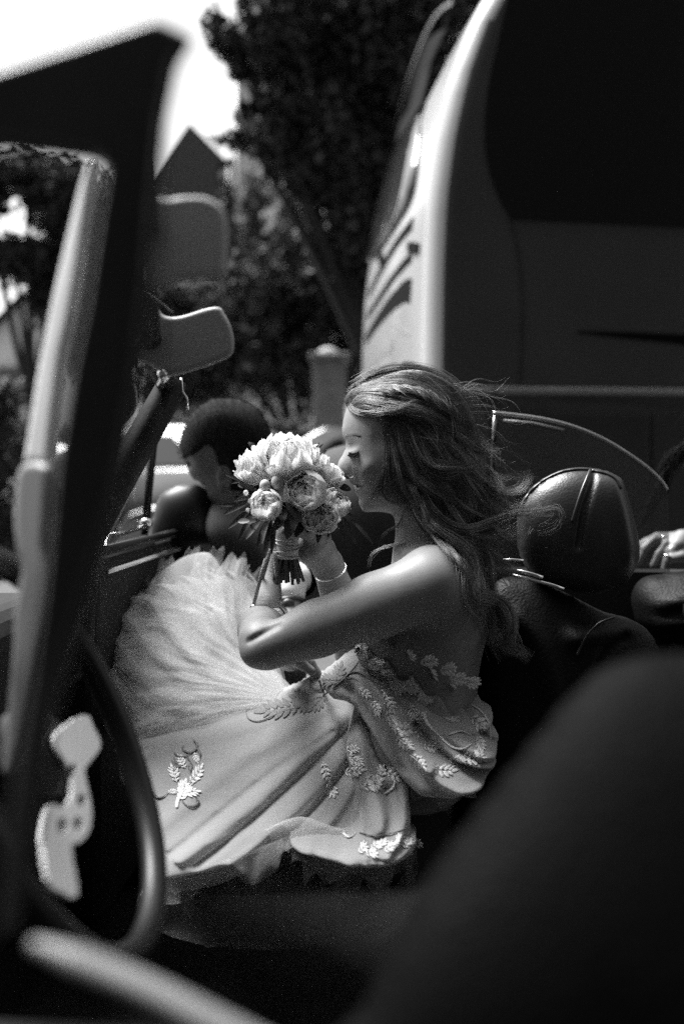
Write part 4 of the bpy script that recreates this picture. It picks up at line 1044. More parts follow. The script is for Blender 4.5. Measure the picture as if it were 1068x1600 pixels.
curl([(640, 745, .01), (672, 800, .025), (722, 838, .035), (780, 836, .04), (818, 812, .04)], 120, 1.6, 7, .0002)
curl([(715, 690, .006), (755, 730, .014), (785, 775, .02), (812, 800, .02)], 90, 1.5, 7, .0002)
# dark filling behind
lock([(640, 640, 0), (680, 690, .004), (715, 750, .004), (735, 820, .004), (745, 900, .004), (745, 990, .004)], 420, 26, 18, 6, .00032, .4)
lock([(620, 650, 0), (640, 700, .004), (670, 760, .006), (700, 820, .01), (725, 880, .01)], 380, 18, 18, 5, .0003, .2)
lock([(650, 625, 0), (700, 660, .002), (735, 710, .002), (748, 770, .002)], 320, 20, 14, 4, .0003, .4)
for k_ in range(6):
    lock([(602+3*k_, 655+3*k_, 0), (606+3*k_, 690, .002), (609+4*k_, 722, .004), (616+6*k_, 755, .006), (632+8*k_, 785, .008), (650+9*k_, 812, .01)], 110, 5, 8, 4, .00026, 0)
for k_ in range(5):
    lock([(548+9*k_, 606-4*k_, 0), (585+8*k_, 588-1.6*k_, .001), (635+6*k_, 582+1.5*k_, .002), (690, 596+5*k_, .002), (728, 632+6*k_, .002), (745, 690+5*k_, .002)], 150, 6, 9, 2, .00026, .3)
for k_ in range(5):
    lock([(575+8*k_, 652-2*k_, 0), (600+6*k_, 640-2*k_, .003), (640, 632+4*k_, .004), (690, 648+7*k_, .004), (728, 690+8*k_, .004), (745, 750, .003)], 130, 6, 10, 3, .00026, 0)
# wisps at throat and forearm
lock([(632, 800, .0), (624, 820, .0), (610, 832, .0), (600, 850, .0), (606, 868, -.01)], 22, 3, 8, 3, .0002)
lock([(640, 830, .0), (620, 846, .0), (596, 856, .0), (578, 868, .0), (568, 885, -.01)], 22, 3, 7, 3, .0002)
for _ in range(130):   # single flyaways
    u0, v0 = 640+100*rng.random(), 600+170*rng.random(); a = rng.normal(size=2)*10
    G.append(([(u0, v0, .004), (u0+30+a[0], v0+12+a[1], .014), (u0+60+a[0]*2, v0+30+a[1]*2.2, .02), (u0+85+a[0]*2.5, v0+40+a[1]*3.5, .02)], 2, 4, 12, 8, .00017, .3))
NP = 22
_gu, _gv = np.arange(560, 900, 4), np.arange(780, 1060, 4)
_dep = np.full((len(_gu), len(_gv)), 3.0)
for _i, _u in enumerate(_gu):
    for _j, _v in enumerate(_gv):
        _h = bb.ray_cast(Vector((0, 0, CAMZ)), (P(float(_u), float(_v), 1)-Vector((0, 0, CAMZ))).normalized())
        if _h[0] is not None: _dep[_i, _j] = _h[0].y
def body_Y(q):
    i = np.clip(np.round((q[:, 0]-560)/4).astype(int), 0, len(_gu)-1); j = np.clip(np.round((q[:, 1]-780)/4).astype(int), 0, len(_gv)-1)
    return np.where(q[:, 1] < 790, 3.0, _dep[i, j])
C = []; RR = []; TT = []
for pts, n_, s0, s1, wave, r, far in G:
    g_ = crom(pts, 12); L_ = np.concatenate([[0], np.cumsum(np.linalg.norm(np.diff(g_[:, :2], axis=0), axis=1))]); L_ /= L_[-1]
    t = np.linspace(0, 1, NP); g_ = np.stack([np.interp(t, L_, g_[:, i]) for i in range(3)], 1)
    tg = np.gradient(g_[:, :2], axis=0); tg /= np.linalg.norm(tg, axis=1, keepdims=True)+1e-9; nr_ = np.stack([-tg[:, 1], tg[:, 0]], 1)
    # sub-clumps
    lit_ = 1.7 if (g_[:, 0].max() > 765 or g_[:, 1].max() > 880) else .7  # long blown locks tinted lighter as if lit, the others darker
    kc = max(n_//14, 1); co = rng.normal(size=kc); cph = rng.random(kc)*6.28; cd = rng.normal(size=kc); ct = rng.random(kc)**1.6*2.2
    for i in range(n_):
        c_ = rng.integers(kc); off = co[c_]*.8+rng.normal()*.38
        sp = s0+(s1-s0)*t; ln_ = .8+.25*rng.random()
        wob = wave*1.35*np.sin(t*7.5+cph[c_]*.6+.3*rng.normal())*t**.7+rng.normal()*1.8*t+rng.normal()*1.2*t*np.sin(t*15+rng.random()*6)
        p2_ = g_[:, :2]+nr_*(off*sp*.62+wob)[:, None]
        te = np.linspace(.13*rng.random(), min(1, .62+.45*rng.random()), NP); p2_ = np.stack([np.interp(te, t, p2_[:, j]) for j in (0, 1)], 1); gz_ = np.interp(te, t, g_[:, 2])
        side = 1 if rng.random() > far else -1
        hwv = np.maximum(hair_w(p2_), np.where(p2_[:, 1] < 803, head_w(p2_), 0))*PXM
        dep = np.maximum(hwv, 0)+gz_+.0015+.004*rng.random()+cd[c_]*.006*t+.004*np.sin(t*7+cph[c_])*t
        Yv = HY-dep if side > 0 else HY+dep*.9
        if side > 0 and p2_[:, 1].max() > 800:
            cl = np.minimum(Yv, body_Y(p2_)-.006-.008*rng.random())
            for _ in range(3): cl[1:-1] = np.minimum(cl[1:-1], .25*cl[:-2]+.5*cl[1:-1]+.25*cl[2:])
            Yv = cl
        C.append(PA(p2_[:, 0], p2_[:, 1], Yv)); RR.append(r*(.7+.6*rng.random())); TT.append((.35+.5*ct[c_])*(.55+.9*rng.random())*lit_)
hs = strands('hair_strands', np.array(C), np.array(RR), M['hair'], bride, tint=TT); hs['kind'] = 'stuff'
hp = MB()
for (u, v) in ((722, 660), (725, 664), (728, 668), (723, 669), (729, 673), (727, 678), (731, 680), (721, 655)): hp.ball(P(u, v, HY-.035), .0026, 8, 6)
hp.build('hair_pin', M['silver'], bride, True)
MB().ring(P(517, 893, 1.648), (P(540, 945, 1.69)-W2), .0265, .0013, 40, 6).build('bracelet', M['silver'], bride, True)
# ------------------------------------------------------------------ gown
M.update(
 satin=cloth_mat('gown_cloth', .54, .38),
 tulle=cloth_mat('gown_tulle', .8, .45, holes=.6),
 tulle_thin=cloth_mat('gown_tulle_thin', .82, .45, holes=.8),
 tulle_faint=cloth_mat('gown_tulle_faint', .6, .4, holes=.9),
 lace=cloth_mat('gown_lace', .8, .3, holes=.5, lace=150),
 lace_solid=mat('lace_applique', .66, .7, var=.1, vscale=60, bump=.5, bscale=400),
 lace_cord=mat('lace_cord', .1, .6, var=.3, vscale=60, bump=.4, bscale=400),
)
ss = SDF((-.06, 1.40, .60), (.27, 1.84, 1.0), .004); torso(ss, .006)
sl, (X, Y, Z) = ss.sub(ss.lo, ss.lo+ss.h*(ss.n-1))
a, b_ = P(540, 978, 1.6), P(730, 1112, 1.6)
nx, nz = -(b_.z-a.z), (b_.x-a.x); L_ = math.hypot(nx, nz); nx /= L_; nz /= L_
edge_ = (X-a.x)*nx+(Z-a.z)*nz+.006*np.sin(X*160)+.004*np.sin(Y*210)
ss.f = np.maximum(ss.f, edge_).astype(np.float32)
dress, DV = ss.mesh('bodice', M['satin'], bride, 2)
def crumple(scale, amp, ang, ratio=4.0, seed=0):
    """soft long creases running along one direction, fading in and out"""
    r_ = np.random.default_rng(seed); ca, sa = math.cos(ang), math.sin(ang); ks = []
    for i in range(10): ks.append((2*math.pi/(scale*(.5+1.6*r_.random())), r_.normal()*.10, r_.random()*6.28, .4+r_.random(), r_.random()*6.28))
    def f(q):
        s_ = q[:, 0]*ca+q[:, 1]*sa; t = -q[:, 0]*sa+q[:, 1]*ca; o = np.zeros(len(q))
        for k, da, p, am, p2 in ks:
            x = np.sin(k*(t+da*s_+6*np.sin(s_/170+p2))+p); o += am*np.sign(x)*np.abs(x)**1.5*(.5+.5*np.sin(s_/(scale*ratio)+t/120+p2))
        return o/10*amp*1.8
    return f
def pleats(u0, v0, per, amp, seed=0, r0=60):
    """folds fanning out from a gathered point"""
    r_ = np.random.default_rng(seed); ks = [(per*(.5+1.2*r_.random()), r_.random()*6.28, .4+r_.random(), r_.random()*6.28) for _ in range(9)]
    def f(q):
        dx, dy = q[:, 0]-u0, q[:, 1]-v0; th = np.arctan2(dy, dx); rr = np.hypot(dx, dy); o = np.zeros(len(q))
        for k, p, am, p2 in ks:
            x = np.sin(k*(th+.12*np.sin(rr/75+p2)+.05*np.sin(rr/31+2*p2))+p); o += am*(1-np.abs(x))**1.3*(.55+.45*np.sin(rr/90+p2))
        return (o/9-.2)*amp*np.clip(rr/r0-.3, 0, 1.6)
    return f
# back mound of tulle over the knees
A_OUT = [(150, 1075), (138, 1010), (136, 960), (150, 918), (168, 896), (180, 886), (192, 890), (202, 906), (212, 893), (222, 906), (228, 926), (240, 905), (262, 886), (290, 869), (318, 863), (332, 868), (346, 888), (362, 916), (376, 948), (386, 985), (400, 1020), (430, 1050), (456, 1076), (462, 1120), (420, 1170), (320, 1190), (230, 1190), (178, 1150)]
fa = [([(440, 1085), (380, 1000), (335, 920), (318, 868)], 9, .014), ([(430, 1090), (350, 1000), (300, 930), (280, 885)], 10, .012), ([(420, 1100), (320, 1010), (260, 940), (240, 915)], 11, .014), ([(400, 1110), (290, 1030), (210, 950), (188, 895)], 10, .016), ([(380, 1120), (270, 1060), (180, 980), (150, 930)], 12, .013),
      ([(350, 1080), (280, 990), (228, 930)], 7, -.012), ([(400, 1060), (340, 960), (306, 890)], 6, -.009), ([(350, 905), (372, 960), (380, 1010)], 6, .008), ([(216, 1050), (226, 1075), (234, 1090)], 3, -.012), ([(160, 1060), (230, 1080), (330, 1085)], 12, .008)]
skA = puff('skirt_mound', A_OUT, 2.06, .11, M['satin'], bride, 3, tilt=(0, -.0012), folds=fa, noise=pleats(470, 1130, 18, .022, 3, 160))
# lap of the skirt
B_OUT = [(196, 1172), (216, 1150), (250, 1131), (320, 1111), (400, 1087), (455, 1072), (505, 1048), (535, 1058), (556, 1100), (566, 1150), (580, 1210), (604, 1262), (596, 1296), (540, 1300), (470, 1290), (430, 1305), (360, 1336), (300, 1352), (256, 1360), (238, 1300), (224, 1240), (205, 1205)]
fb = [([(540, 1100), (480, 1150), (400, 1220), (300, 1300)], 12, .016), ([(550, 1140), (490, 1200), (420, 1270), (370, 1320)], 10, .015), ([(556, 1190), (520, 1240), (480, 1285)], 9, .014), ([(520, 1080), (430, 1130), (340, 1190), (250, 1270)], 14, .012), ([(545, 1120), (480, 1180), (390, 1260), (320, 1320)], 7, -.016), ([(552, 1165), (500, 1225), (450, 1280)], 6, -.016), ([(500, 1070), (400, 1110), (300, 1135), (230, 1160)], 12, .008),
      ([(520, 1120), (440, 1170), (350, 1240), (280, 1300)], 5, -.010), ([(250, 1150), (225, 1180), (215, 1210)], 7, .01), ([(566, 1210), (556, 1250), (540, 1290)], 8, .02), ([(580, 1240), (572, 1270), (565, 1296)], 5, -.016)]
skB = puff('skirt_lap', B_OUT, 1.80, .12, M['satin'], bride, 3, tilt=(0, -.0014), folds=fb, noise=pleats(600, 1030, 16, .012, 5, 160), power=.42)
# hip and bunched side
C_OUT = [(500, 1058), (530, 1030), (560, 1009), (598, 1002), (628, 1008), (648, 1040), (664, 1072), (690, 1098), (712, 1104), (728, 1090), (744, 1084), (752, 1096), (766, 1104), (764, 1124), (774, 1142), (768, 1166), (770, 1186), (752, 1200), (748, 1220), (722, 1224), (700, 1240), (676, 1230), (656, 1234), (630, 1212), (600, 1172), (572, 1126), (548, 1092), (520, 1086)]
fc = [([(560, 1020), (590, 1060), (620, 1110), (660, 1160)], 8, 0.0238), ([(625, 1020), (650, 1080), (690, 1120), (740, 1150), (765, 1160)], 8, 0.0272), ([(600, 1080), (640, 1150), (700, 1200), (745, 1205)], 9, 0.0238), ([(545, 1060), (580, 1110), (620, 1180)], 8, -0.0238), ([(640, 1110), (690, 1160), (750, 1185)], 6, -0.0238), ([(700, 1110), (735, 1120), (765, 1110)], 6, 0.0204), ([(640, 1080), (700, 1150), (760, 1175)], 5, 0.0170), ([(720, 1100), (745, 1130), (768, 1150)], 5, -0.0170)]
skC = puff('skirt_hip', C_OUT, 1.67, .12, M['satin'], bride, 3, tilt=(0, -.0010), folds=fc, noise=pleats(560, 1000, 18, .022, 8, 90), power=.42)
# bunched panel beside the thigh
D_OUT = [(556, 1120), (572, 1132), (584, 1168), (600, 1196), (622, 1190), (634, 1208), (638, 1250), (640, 1290), (648, 1300), (644, 1322), (610, 1340), (560, 1346), (500, 1332), (462, 1322), (455, 1300), (500, 1294), (540, 1296), (560, 1270), (552, 1220), (540, 1165)]
fd = [([(560, 1130), (576, 1190), (590, 1250), (600, 1300)], 7, .016), ([(600, 1200), (625, 1210), (628, 1260), (600, 1300), (540, 1312)], 7, .018), ([(548, 1160), (562, 1220), (574, 1280)], 5, -.014), ([(600, 1220), (606, 1260), (590, 1290)], 8, -.02), ([(470, 1312), (540, 1320), (600, 1316), (640, 1300)], 7, .016), ([(500, 1330), (580, 1336), (630, 1322)], 4, -.01)]
skD = puff('skirt_fold', D_OUT, 1.56, .07, M['satin'], bride, 3, tilt=(0, -.0009), folds=fd, noise=pleats(540, 1080, 20, .02, 9, 90), power=.4)
# rolled hem: sheer tube of doubled tulle across the lap
hem = crom([(250, 1392, 1.42), (262, 1362, 1.42), (330, 1348, 1.41), (390, 1322, 1.40), (440, 1296, 1.39), (470, 1286, 1.39), (500, 1296, 1.39), (540, 1304, 1.39), (590, 1310, 1.39), (625, 1300, 1.40), (646, 1284, 1.42)], 6)
hr_ = np.interp(np.linspace(0, 1, len(hem)), [0, .1, .3, .45, .6, .8, 1], [.03, .024, .021, .02, .02, .015, .008])
hm = MB().tube([P(u, v+12, y) for u, v, y in hem], list(hr_), 16, flat=.6).build('skirt_hem', M['tulle'], bride, True)
# thin outer layers
skE = puff('skirt_veil', [(230, 1380), (300, 1366), (400, 1330), (450, 1318), (470, 1330), (490, 1370), (540, 1400), (610, 1392), (640, 1350), (646, 1400), (600, 1450), (520, 1470), (420, 1475), (320, 1470), (250, 1450), (215, 1420)], 1.5, .06, M['tulle_faint'], bride, 4, folds=[([(450, 1320), (440, 1380), (430, 1450)], 5, .02), ([(360, 1350), (350, 1410), (330, 1460)], 6, .016), ([(470, 1330), (478, 1400), (470, 1460)], 4, .016), ([(590, 1390), (560, 1430), (540, 1460)], 6, .014)], noise=crumple(20, .006, R(80), seed=12))
skF = puff('skirt_veil', [(190, 1150), (215, 1125), (250, 1110), (275, 1122), (270, 1140), (240, 1152), (215, 1175), (205, 1215), (192, 1225), (186, 1190)], 1.66, .03, M['tulle'], bride, 3, folds=[([(210, 1135), (250, 1122), (270, 1130)], 4, .012)], noise=crumple(14, .006, R(70), seed=13))
def outer(o, name, m_, off):
    """sheer layer lying over a skirt piece"""
    me = o.data.copy(); o2 = bpy.data.objects.new(name, me); link(o2, bride); me.materials.clear(); me.materials.append(m_)
    co = np.empty(len(me.vertices)*3); me.vertices.foreach_get('co', co); co = co.reshape(-1, 3)
    nn = np.empty(len(me.vertices)*3); me.vertices.foreach_get('normal', nn); nn = nn.reshape(-1, 3)
    nz_ = np.sin(co[:, 0]*70+3*np.sin(co[:, 2]*40))*np.sin(co[:, 2]*55+2*np.sin(co[:, 0]*33))
    sgn = -1 if nn[np.argmin(co[:, 1]), 1] > 0 else 1
    co += nn*sgn*(off+.6*off*nz_)[:, None]; me.vertices.foreach_set('co', co.ravel()); me.update(); return o2
def frill(pts, Y, height_px, waves, amp, seed, m_='satin'):
    """gathered edge of tulle standing up from the skirt"""
    r_ = np.random.default_rng(seed); c = crom(pts, 10); n_ = len(c); V = []; F = []; nr = 7
    tg = np.gradient(c, axis=0); tg /= np.linalg.norm(tg, axis=1, keepdims=True); nr2 = np.stack([tg[:, 1], -tg[:, 0]], 1)
    ph = r_.random()*6; hh = height_px*(1+.35*np.sin(np.linspace(0, waves*3.1, n_)+ph)+.2*r_.normal(size=n_).cumsum()/n_**.5)
    for i in range(n_):
        for j in range(nr):
            t = j/(nr-1); q = c[i]+nr2[i]*hh[i]*t+tg[i]*amp*260*t*math.cos(i/n_*waves*6.28+ph)
            V.append(P(q[0], q[1], Y+.02*t+amp*math.sin(i/n_*waves*6.28+ph)*(.3+t)))
    for i in range(n_-1):
        for j in range(nr-1): F.append((i*nr+j, i*nr+j+1, (i+1)*nr+j+1, (i+1)*nr+j))
    return mesh_obj('skirt_frill', V, F, M[m_], bride)
_ab = bvh_of(skA)
def fan(o, a0, a1, rad, seed, off, m_, ruf=9, amp=.008, edge=14):
    """thin layer of net spreading from a gathered point, with a ragged edge"""
    r_ = np.random.default_rng(seed); na, nr = 150, 26; V = []; F = []
    th = np.linspace(R(a0), R(a1), na); x = np.linspace(0, 1, na)
    Re = np.interp(x, np.linspace(0, 1, len(rad)), rad)+edge*(.6*np.sin(x*ruf*6.28+r_.random()*6)+.4*np.sin(x*ruf*13.1+r_.random()*6)+.1*r_.normal(size=na))
    ph, ph2 = r_.random(2)*6.28; cam_ = Vector((0, 0, CAMZ)); prof = np.zeros(na)
    for k_ in range(9): f_ = ruf*(.35+1.5*r_.random()); c_ = r_.random(); prof += (.4+r_.random())*np.sin(x*f_*6.28+r_.random()*6)*np.exp(-((x-c_)/(.15+.35*r_.random()))**2)
    for i in range(na):
        for j in range(nr):
            t = j/(nr-1); rr = 20+(Re[i]-20)*t; ae = th[i]+.09*math.sin(rr/48+ph+4*x[i])*t+.05*math.sin(rr/21+ph2+9*x[i])*t; u = o[0]+rr*math.cos(ae); v = o[1]+rr*math.sin(ae)
            d = (P(u, v, 1)-cam_).normalized(); h = _ab.ray_cast(cam_, d)
            wv_ = amp*t**.8*float(prof[i])*(.75+.25*math.sin(3*t+ph))
            Yp = 2.06-.0012*(v-863)
            y = min(h[0].y, Yp) if h[0] is not None else Yp-.01
            V.append((u, v, y-off-wv_))
    V = np.array(V).reshape(na, nr, 3)
    for _ in range(3): V[:, 1:-1, 2] = .25*V[:, :-2, 2]+.5*V[:, 1:-1, 2]+.25*V[:, 2:, 2]; V[1:-1, :, 2] = .25*V[:-2, :, 2]+.5*V[1:-1, :, 2]+.25*V[2:, :, 2]
    V = V.reshape(-1, 3)
    for i in range(na-1):
        for j in range(nr-1): F.append((i*nr+j, i*nr+j+1, (i+1)*nr+j+1, (i+1)*nr+j))
    return mesh_obj('tulle_layer', PA(V[:, 0], V[:, 1], V[:, 2]), F, M[m_], bride)
fan((450, 1095), 172, 256, [290, 330, 335, 300, 262, 245, 230], 31, .012, 'tulle', 8, .006, 12)
fan((450, 1095), 166, 250, [270, 300, 318, 292, 250, 222, 200], 32, .022, 'tulle', 10, .006, 14)
fan((450, 1095), 170, 244, [230, 262, 280, 255, 215, 190, 160], 33, .032, 'tulle_thin', 9, .006, 14)
fan((450, 1095), 200, 262, [332, 330, 300, 285, 262, 225, 180], 34, .006, 'tulle_thin', 9, .006, 16)
def hem_frill(pts, Y, hpx, waves, amp, seed, m_='tulle'):
    """sheer gathered edge hanging below a line"""
    r_ = np.random.default_rng(seed); c = crom(pts, 14); n_ = len(c); V = []; F = []; nr = 8
    Ys = np.interp(np.linspace(0, 1, n_), np.linspace(0, 1, len(Y)), Y); ph = r_.random()*6; x = np.linspace(0, 1, n_)
    hh = hpx*(.8+.3*np.sin(x*waves*4.1+ph)+.05*np.sin(x*waves*11+ph*2))
    for i in range(n_):
        for j in range(nr):
            t = j/(nr-1); V.append(P(c[i][0]+6*t*math.sin(x[i]*waves*6.28+ph), c[i][1]+hh[i]*t, Ys[i]-.01+amp*t*math.sin(x[i]*waves*6.28+ph)+amp*.5*t*math.sin(x[i]*waves*15+ph)+.03*t*t))
    for i in range(n_-1):
        for j in range(nr-1): F.append((i*nr+j, i*nr+j+1, (i+1)*nr+j+1, (i+1)*nr+j))
    return mesh_obj('hem_frill', V, F, M[m_], bride)
hem_frill([(455, 1322), (500, 1334), (560, 1344), (612, 1336), (645, 1312)], [1.38, 1.37, 1.37, 1.38, 1.42], 40, 4, .014, 1, 'tulle_thin')
hem_frill([(470, 1326), (540, 1342), (610, 1334), (648, 1300)], [1.39, 1.38, 1.39, 1.43], 70, 5, .016, 2, 'tulle_thin')
hem_frill([(640, 1226), (690, 1236), (740, 1218), (768, 1170)], [1.45, 1.45, 1.48, 1.54], 26, 5, .010, 3)
hem_frill([(250, 1362), (320, 1352), (400, 1326), (455, 1304)], [1.36, 1.35, 1.34, 1.36], 50, 3, .014, 4, 'tulle_thin')
# lace applique, laid on the cloth
SURF = {'A': bvh_of(skA), 'B': bvh_of(skB), 'C': bvh_of(skC), 'D': bvh_of(skD), 'T': bvh_of(dress)}
def surf_pt(k, u, v, off):
    best = None; o = Vector((0, 0, CAMZ)); d = (P(u, v, 1)-o).normalized()
    for s_ in k:
        h = SURF[s_].ray_cast(o, d)
        if h[0] is not None and (best is None or h[3] < best): best = h[3]
    return o+d*((best if best is not None else 1.5)-off)
class Lace:
    def __init__(s, k): s.k = k; s.a = MB(); s.c = MB()
    def scroll(s, pts, w_, cord=False, off=.0035):
        c = crom(pts, 7); n_ = len(c); ps_ = [surf_pt(s.k, u, v, off) for u, v in c]
        ps_ = [sum((ps_[max(0, min(n_-1, i+j))] for j in (-1, 0, 1)), Vector())/3 for i in range(n_)]
        rr = [w_*1.25*PXM*(.35+.65*math.sin(math.pi*min(1, (i+1)/(n_*.75)))**.7) for i in range(n_)]
        (s.c if cord else s.a).tube(ps_, rr, 6, flat=.45); return s
    def leaf(s, u, v, ang, L_, wd, lobes=4, cord=False, off=.0035):
        L_ = L_*1.15
        """lobed lace leaf"""
        T = s.c if cord else s.a; ca, sa = math.cos(ang), math.sin(ang); cv = .25*math.sin(u*1.3+v)
        def W(x, y): yy = y+cv*x*x; return (u+L_*(x*ca-yy*sa), v+L_*(x*sa+yy*ca))
        def petal(x, y, a_, ln_, wd_):
            n_ = 9; V = []
            for i in range(n_):
                t = 2*math.pi*i/n_; px = ln_*(.5-.5*math.cos(t)); py = wd_*math.sin(t)*(1.25-.6*px/ln_)
                V.append(surf_pt(s.k, *W(x+px*math.cos(a_)-py*math.sin(a_), y+px*math.sin(a_)+py*math.cos(a_)), off))
            V.append(surf_pt(s.k, *W(x+.4*ln_*math.cos(a_), y+.4*ln_*math.sin(a_)), off+.0012)); T.add(V, [(i, (i+1) % n_, n_) for i in range(n_)])
        for i in range(lobes):
            x = .1+.72*i/lobes; g = math.sin(math.pi*(.2+.7*i/lobes))
            for sg in (-1, 1): petal(x, .02*sg, sg*(.95-.35*i/lobes), wd*1.25*g, wd*.26*g)
        petal(.75, 0, 0, .3, wd*.25)
        s.scroll([W(0, 0), W(.4, 0), W(.85, 0)], .5, cord, off+.001)
        return s
    def done(s, nm='lace_motif'):
        par = s.par
        if s.a.V: s.a.build(nm, M['lace_solid'], par, False)['kind'] = 'stuff'
        if s.c.V: s.c.build('lace_cord', M['lace_cord'], par, True)['kind'] = 'stuff'
def lace(k, par): l = Lace(k); l.par = par; return l
m1 = lace('B', skB)   # big motif near the wheel
m1.scroll([(302, 1155), (308, 1163), (305, 1172), (297, 1176), (288, 1173), (284, 1167), (288, 1164)], 1.9, True).scroll([(272, 1175), (280, 1182), (291, 1181), (302, 1172)], 1.7, True)
m1.scroll([(308, 1168), (313, 1178), (312, 1186)], 1.5, True).scroll([(239, 1238), (246, 1246), (256, 1244), (264, 1236)], 1.9, True).scroll([(306, 1247), (310, 1254), (303, 1260), (291, 1258), (284, 1250)], 2.0, True)
m1.leaf(262, 1238, R(-20), 14, .3).leaf(280, 1250, R(-62), 30, .35, 5).leaf(283, 1242, R(-25), 26, .3, 4).leaf(276, 1222, R(-100), 26, .3, 4).leaf(296, 1222, R(-40), 30, .28, 4).leaf(270, 1205, R(-60), 20, .4, 3, True).leaf(304, 1175, R(80), 16, .3).leaf(290, 1200, R(-120), 22, .3)
m1.scroll([(276, 1262), (278, 1250), (285, 1238), (296, 1228), (312, 1216)], 2.4).scroll([(300, 1206), (294, 1198), (300, 1192)], .9, True).scroll([(290, 1180), (300, 1195), (296, 1210)], .9, True)
m1.done()
m2 = lace('BC', skB)  # dark spray over the thigh
m2.leaf(470, 1104, R(178), 62, .24, 5, True).leaf(498, 1090, R(160), 34, .4, 4, True).leaf(505, 1085, R(120), 30, .35, 4, True).leaf(506, 1082, R(-130), 26, .35, 4, True).leaf(520, 1070, R(-60), 34, .3, 4, True).leaf(492, 1098, R(200), 36, .36, 4, True).leaf(528, 1064, R(190), 26, .4, 4, True)
m2.scroll([(470, 1105), (440, 1112), (408, 1126), (390, 1124), (384, 1112), (390, 1106)], 1.2, True).scroll([(500, 1090), (530, 1068), (556, 1040), (566, 1020)], 1.4, True).scroll([(415, 1118), (430, 1108), (436, 1096)], 1.0, True)
m2.done()
m3 = lace('C', skC)
m3.scroll([(566, 1046), (578, 1048), (582, 1042), (578, 1038), (572, 1040)], 1.8, True).scroll([(572, 1048), (580, 1056), (592, 1058)], 1.4, True).scroll([(530, 1062), (550, 1050), (566, 1052), (586, 1068), (600, 1092), (608, 1120)], 1.6, True).scroll([(520, 1070), (545, 1058), (560, 1062)], 1.3, True)
m3.leaf(600, 1080, R(62), 34, .25, 4).leaf(606, 1108, R(75), 32, .3, 4).leaf(625, 1050, R(58), 26, .24, 4).leaf(612, 1138, R(12), 34, .32, 4).leaf(640, 1130, R(-50), 26, .35, 3).leaf(655, 1125, R(100), 24, .3, 3).leaf(636, 1142, R(200), 30, .3, 4)
m3.scroll([(662, 1112), (664, 1124), (672, 1136), (686, 1150)], 2.2).scroll([(686, 1150), (704, 1166), (722, 1170), (736, 1162)], 2.0).scroll([(742, 1172), (748, 1182), (760, 1190)], 2.6).scroll([(700, 1148), (720, 1142), (735, 1148)], 1.6).scroll([(735, 1100), (752, 1112), (764, 1132), (766, 1156)], 1.6)
m3.leaf(735, 1120, R(30), 28, .4, 3).leaf(720, 1180, R(20), 34, .3, 4).leaf(690, 1120, R(-20), 30, .3).leaf(560, 1075, R(40), 22, .3, 3).leaf(640, 1180, R(30), 30, .3, 4).leaf(675, 1200, R(15), 34, .28, 4).leaf(618, 1150, R(45), 30, .3, 4)
for (u_, v_, a_) in ((590, 1030, 60), (640, 1100, 70), (700, 1190, -20), (745, 1150, 60), (660, 1165, 10), (610, 1060, 120), (720, 1125, 200), (580, 1095, 50)): m3.leaf(u_, v_, R(a_), 24, .34, 4)
m3.done()
m4 = lace('DB', skD)
m4.leaf(540, 1172, R(-20), 18, .4, 3).leaf(545, 1180, R(40), 24, .34, 4).leaf(536, 1205, R(8), 30, .28, 4).leaf(572, 1212, R(30), 26, .4, 4).leaf(566, 1230, R(-10), 30, .34, 4).leaf(590, 1218, R(-60), 22, .4, 3).leaf(605, 1204, R(40), 26, .3, 3).leaf(512, 1222, R(60), 22, .4, 3).leaf(505, 1190, R(80), 34, .22, 4)
m4.scroll([(600, 1240), (612, 1232), (616, 1220), (610, 1212)], 1.6).scroll([(550, 1170), (548, 1190), (560, 1206)], 1.4).scroll([(560, 1300), (590, 1306), (630, 1296), (645, 1284)], 1.2, True).scroll([(535, 1300), (545, 1308), (556, 1300)], 2.0)
for i in range(9): m4.leaf(560+10*i, 1332-1.5*i+3*math.sin(i*2), R(-40+30*math.sin(i*1.7)), 17, .45, 3)
m4.done()
m5 = lace('T', dress)
for i in range(16): m5.leaf(556+11*i+4*math.sin(i*3.1), 1000+4.5*i+6*math.cos(i*2.3), R(40+70*math.sin(i*1.9)), 24, .42, 4)
for i in range(10): m5.leaf(590+10*i, 1040+5*i+8*math.cos(i*2.9), R(120+60*math.sin(i*2.3)), 22, .4, 4)
m5.done()
m6 = lace('A', skA)
m6.scroll([(219, 1048), (221, 1060), (228, 1072), (238, 1080)], 1.3, True).done()
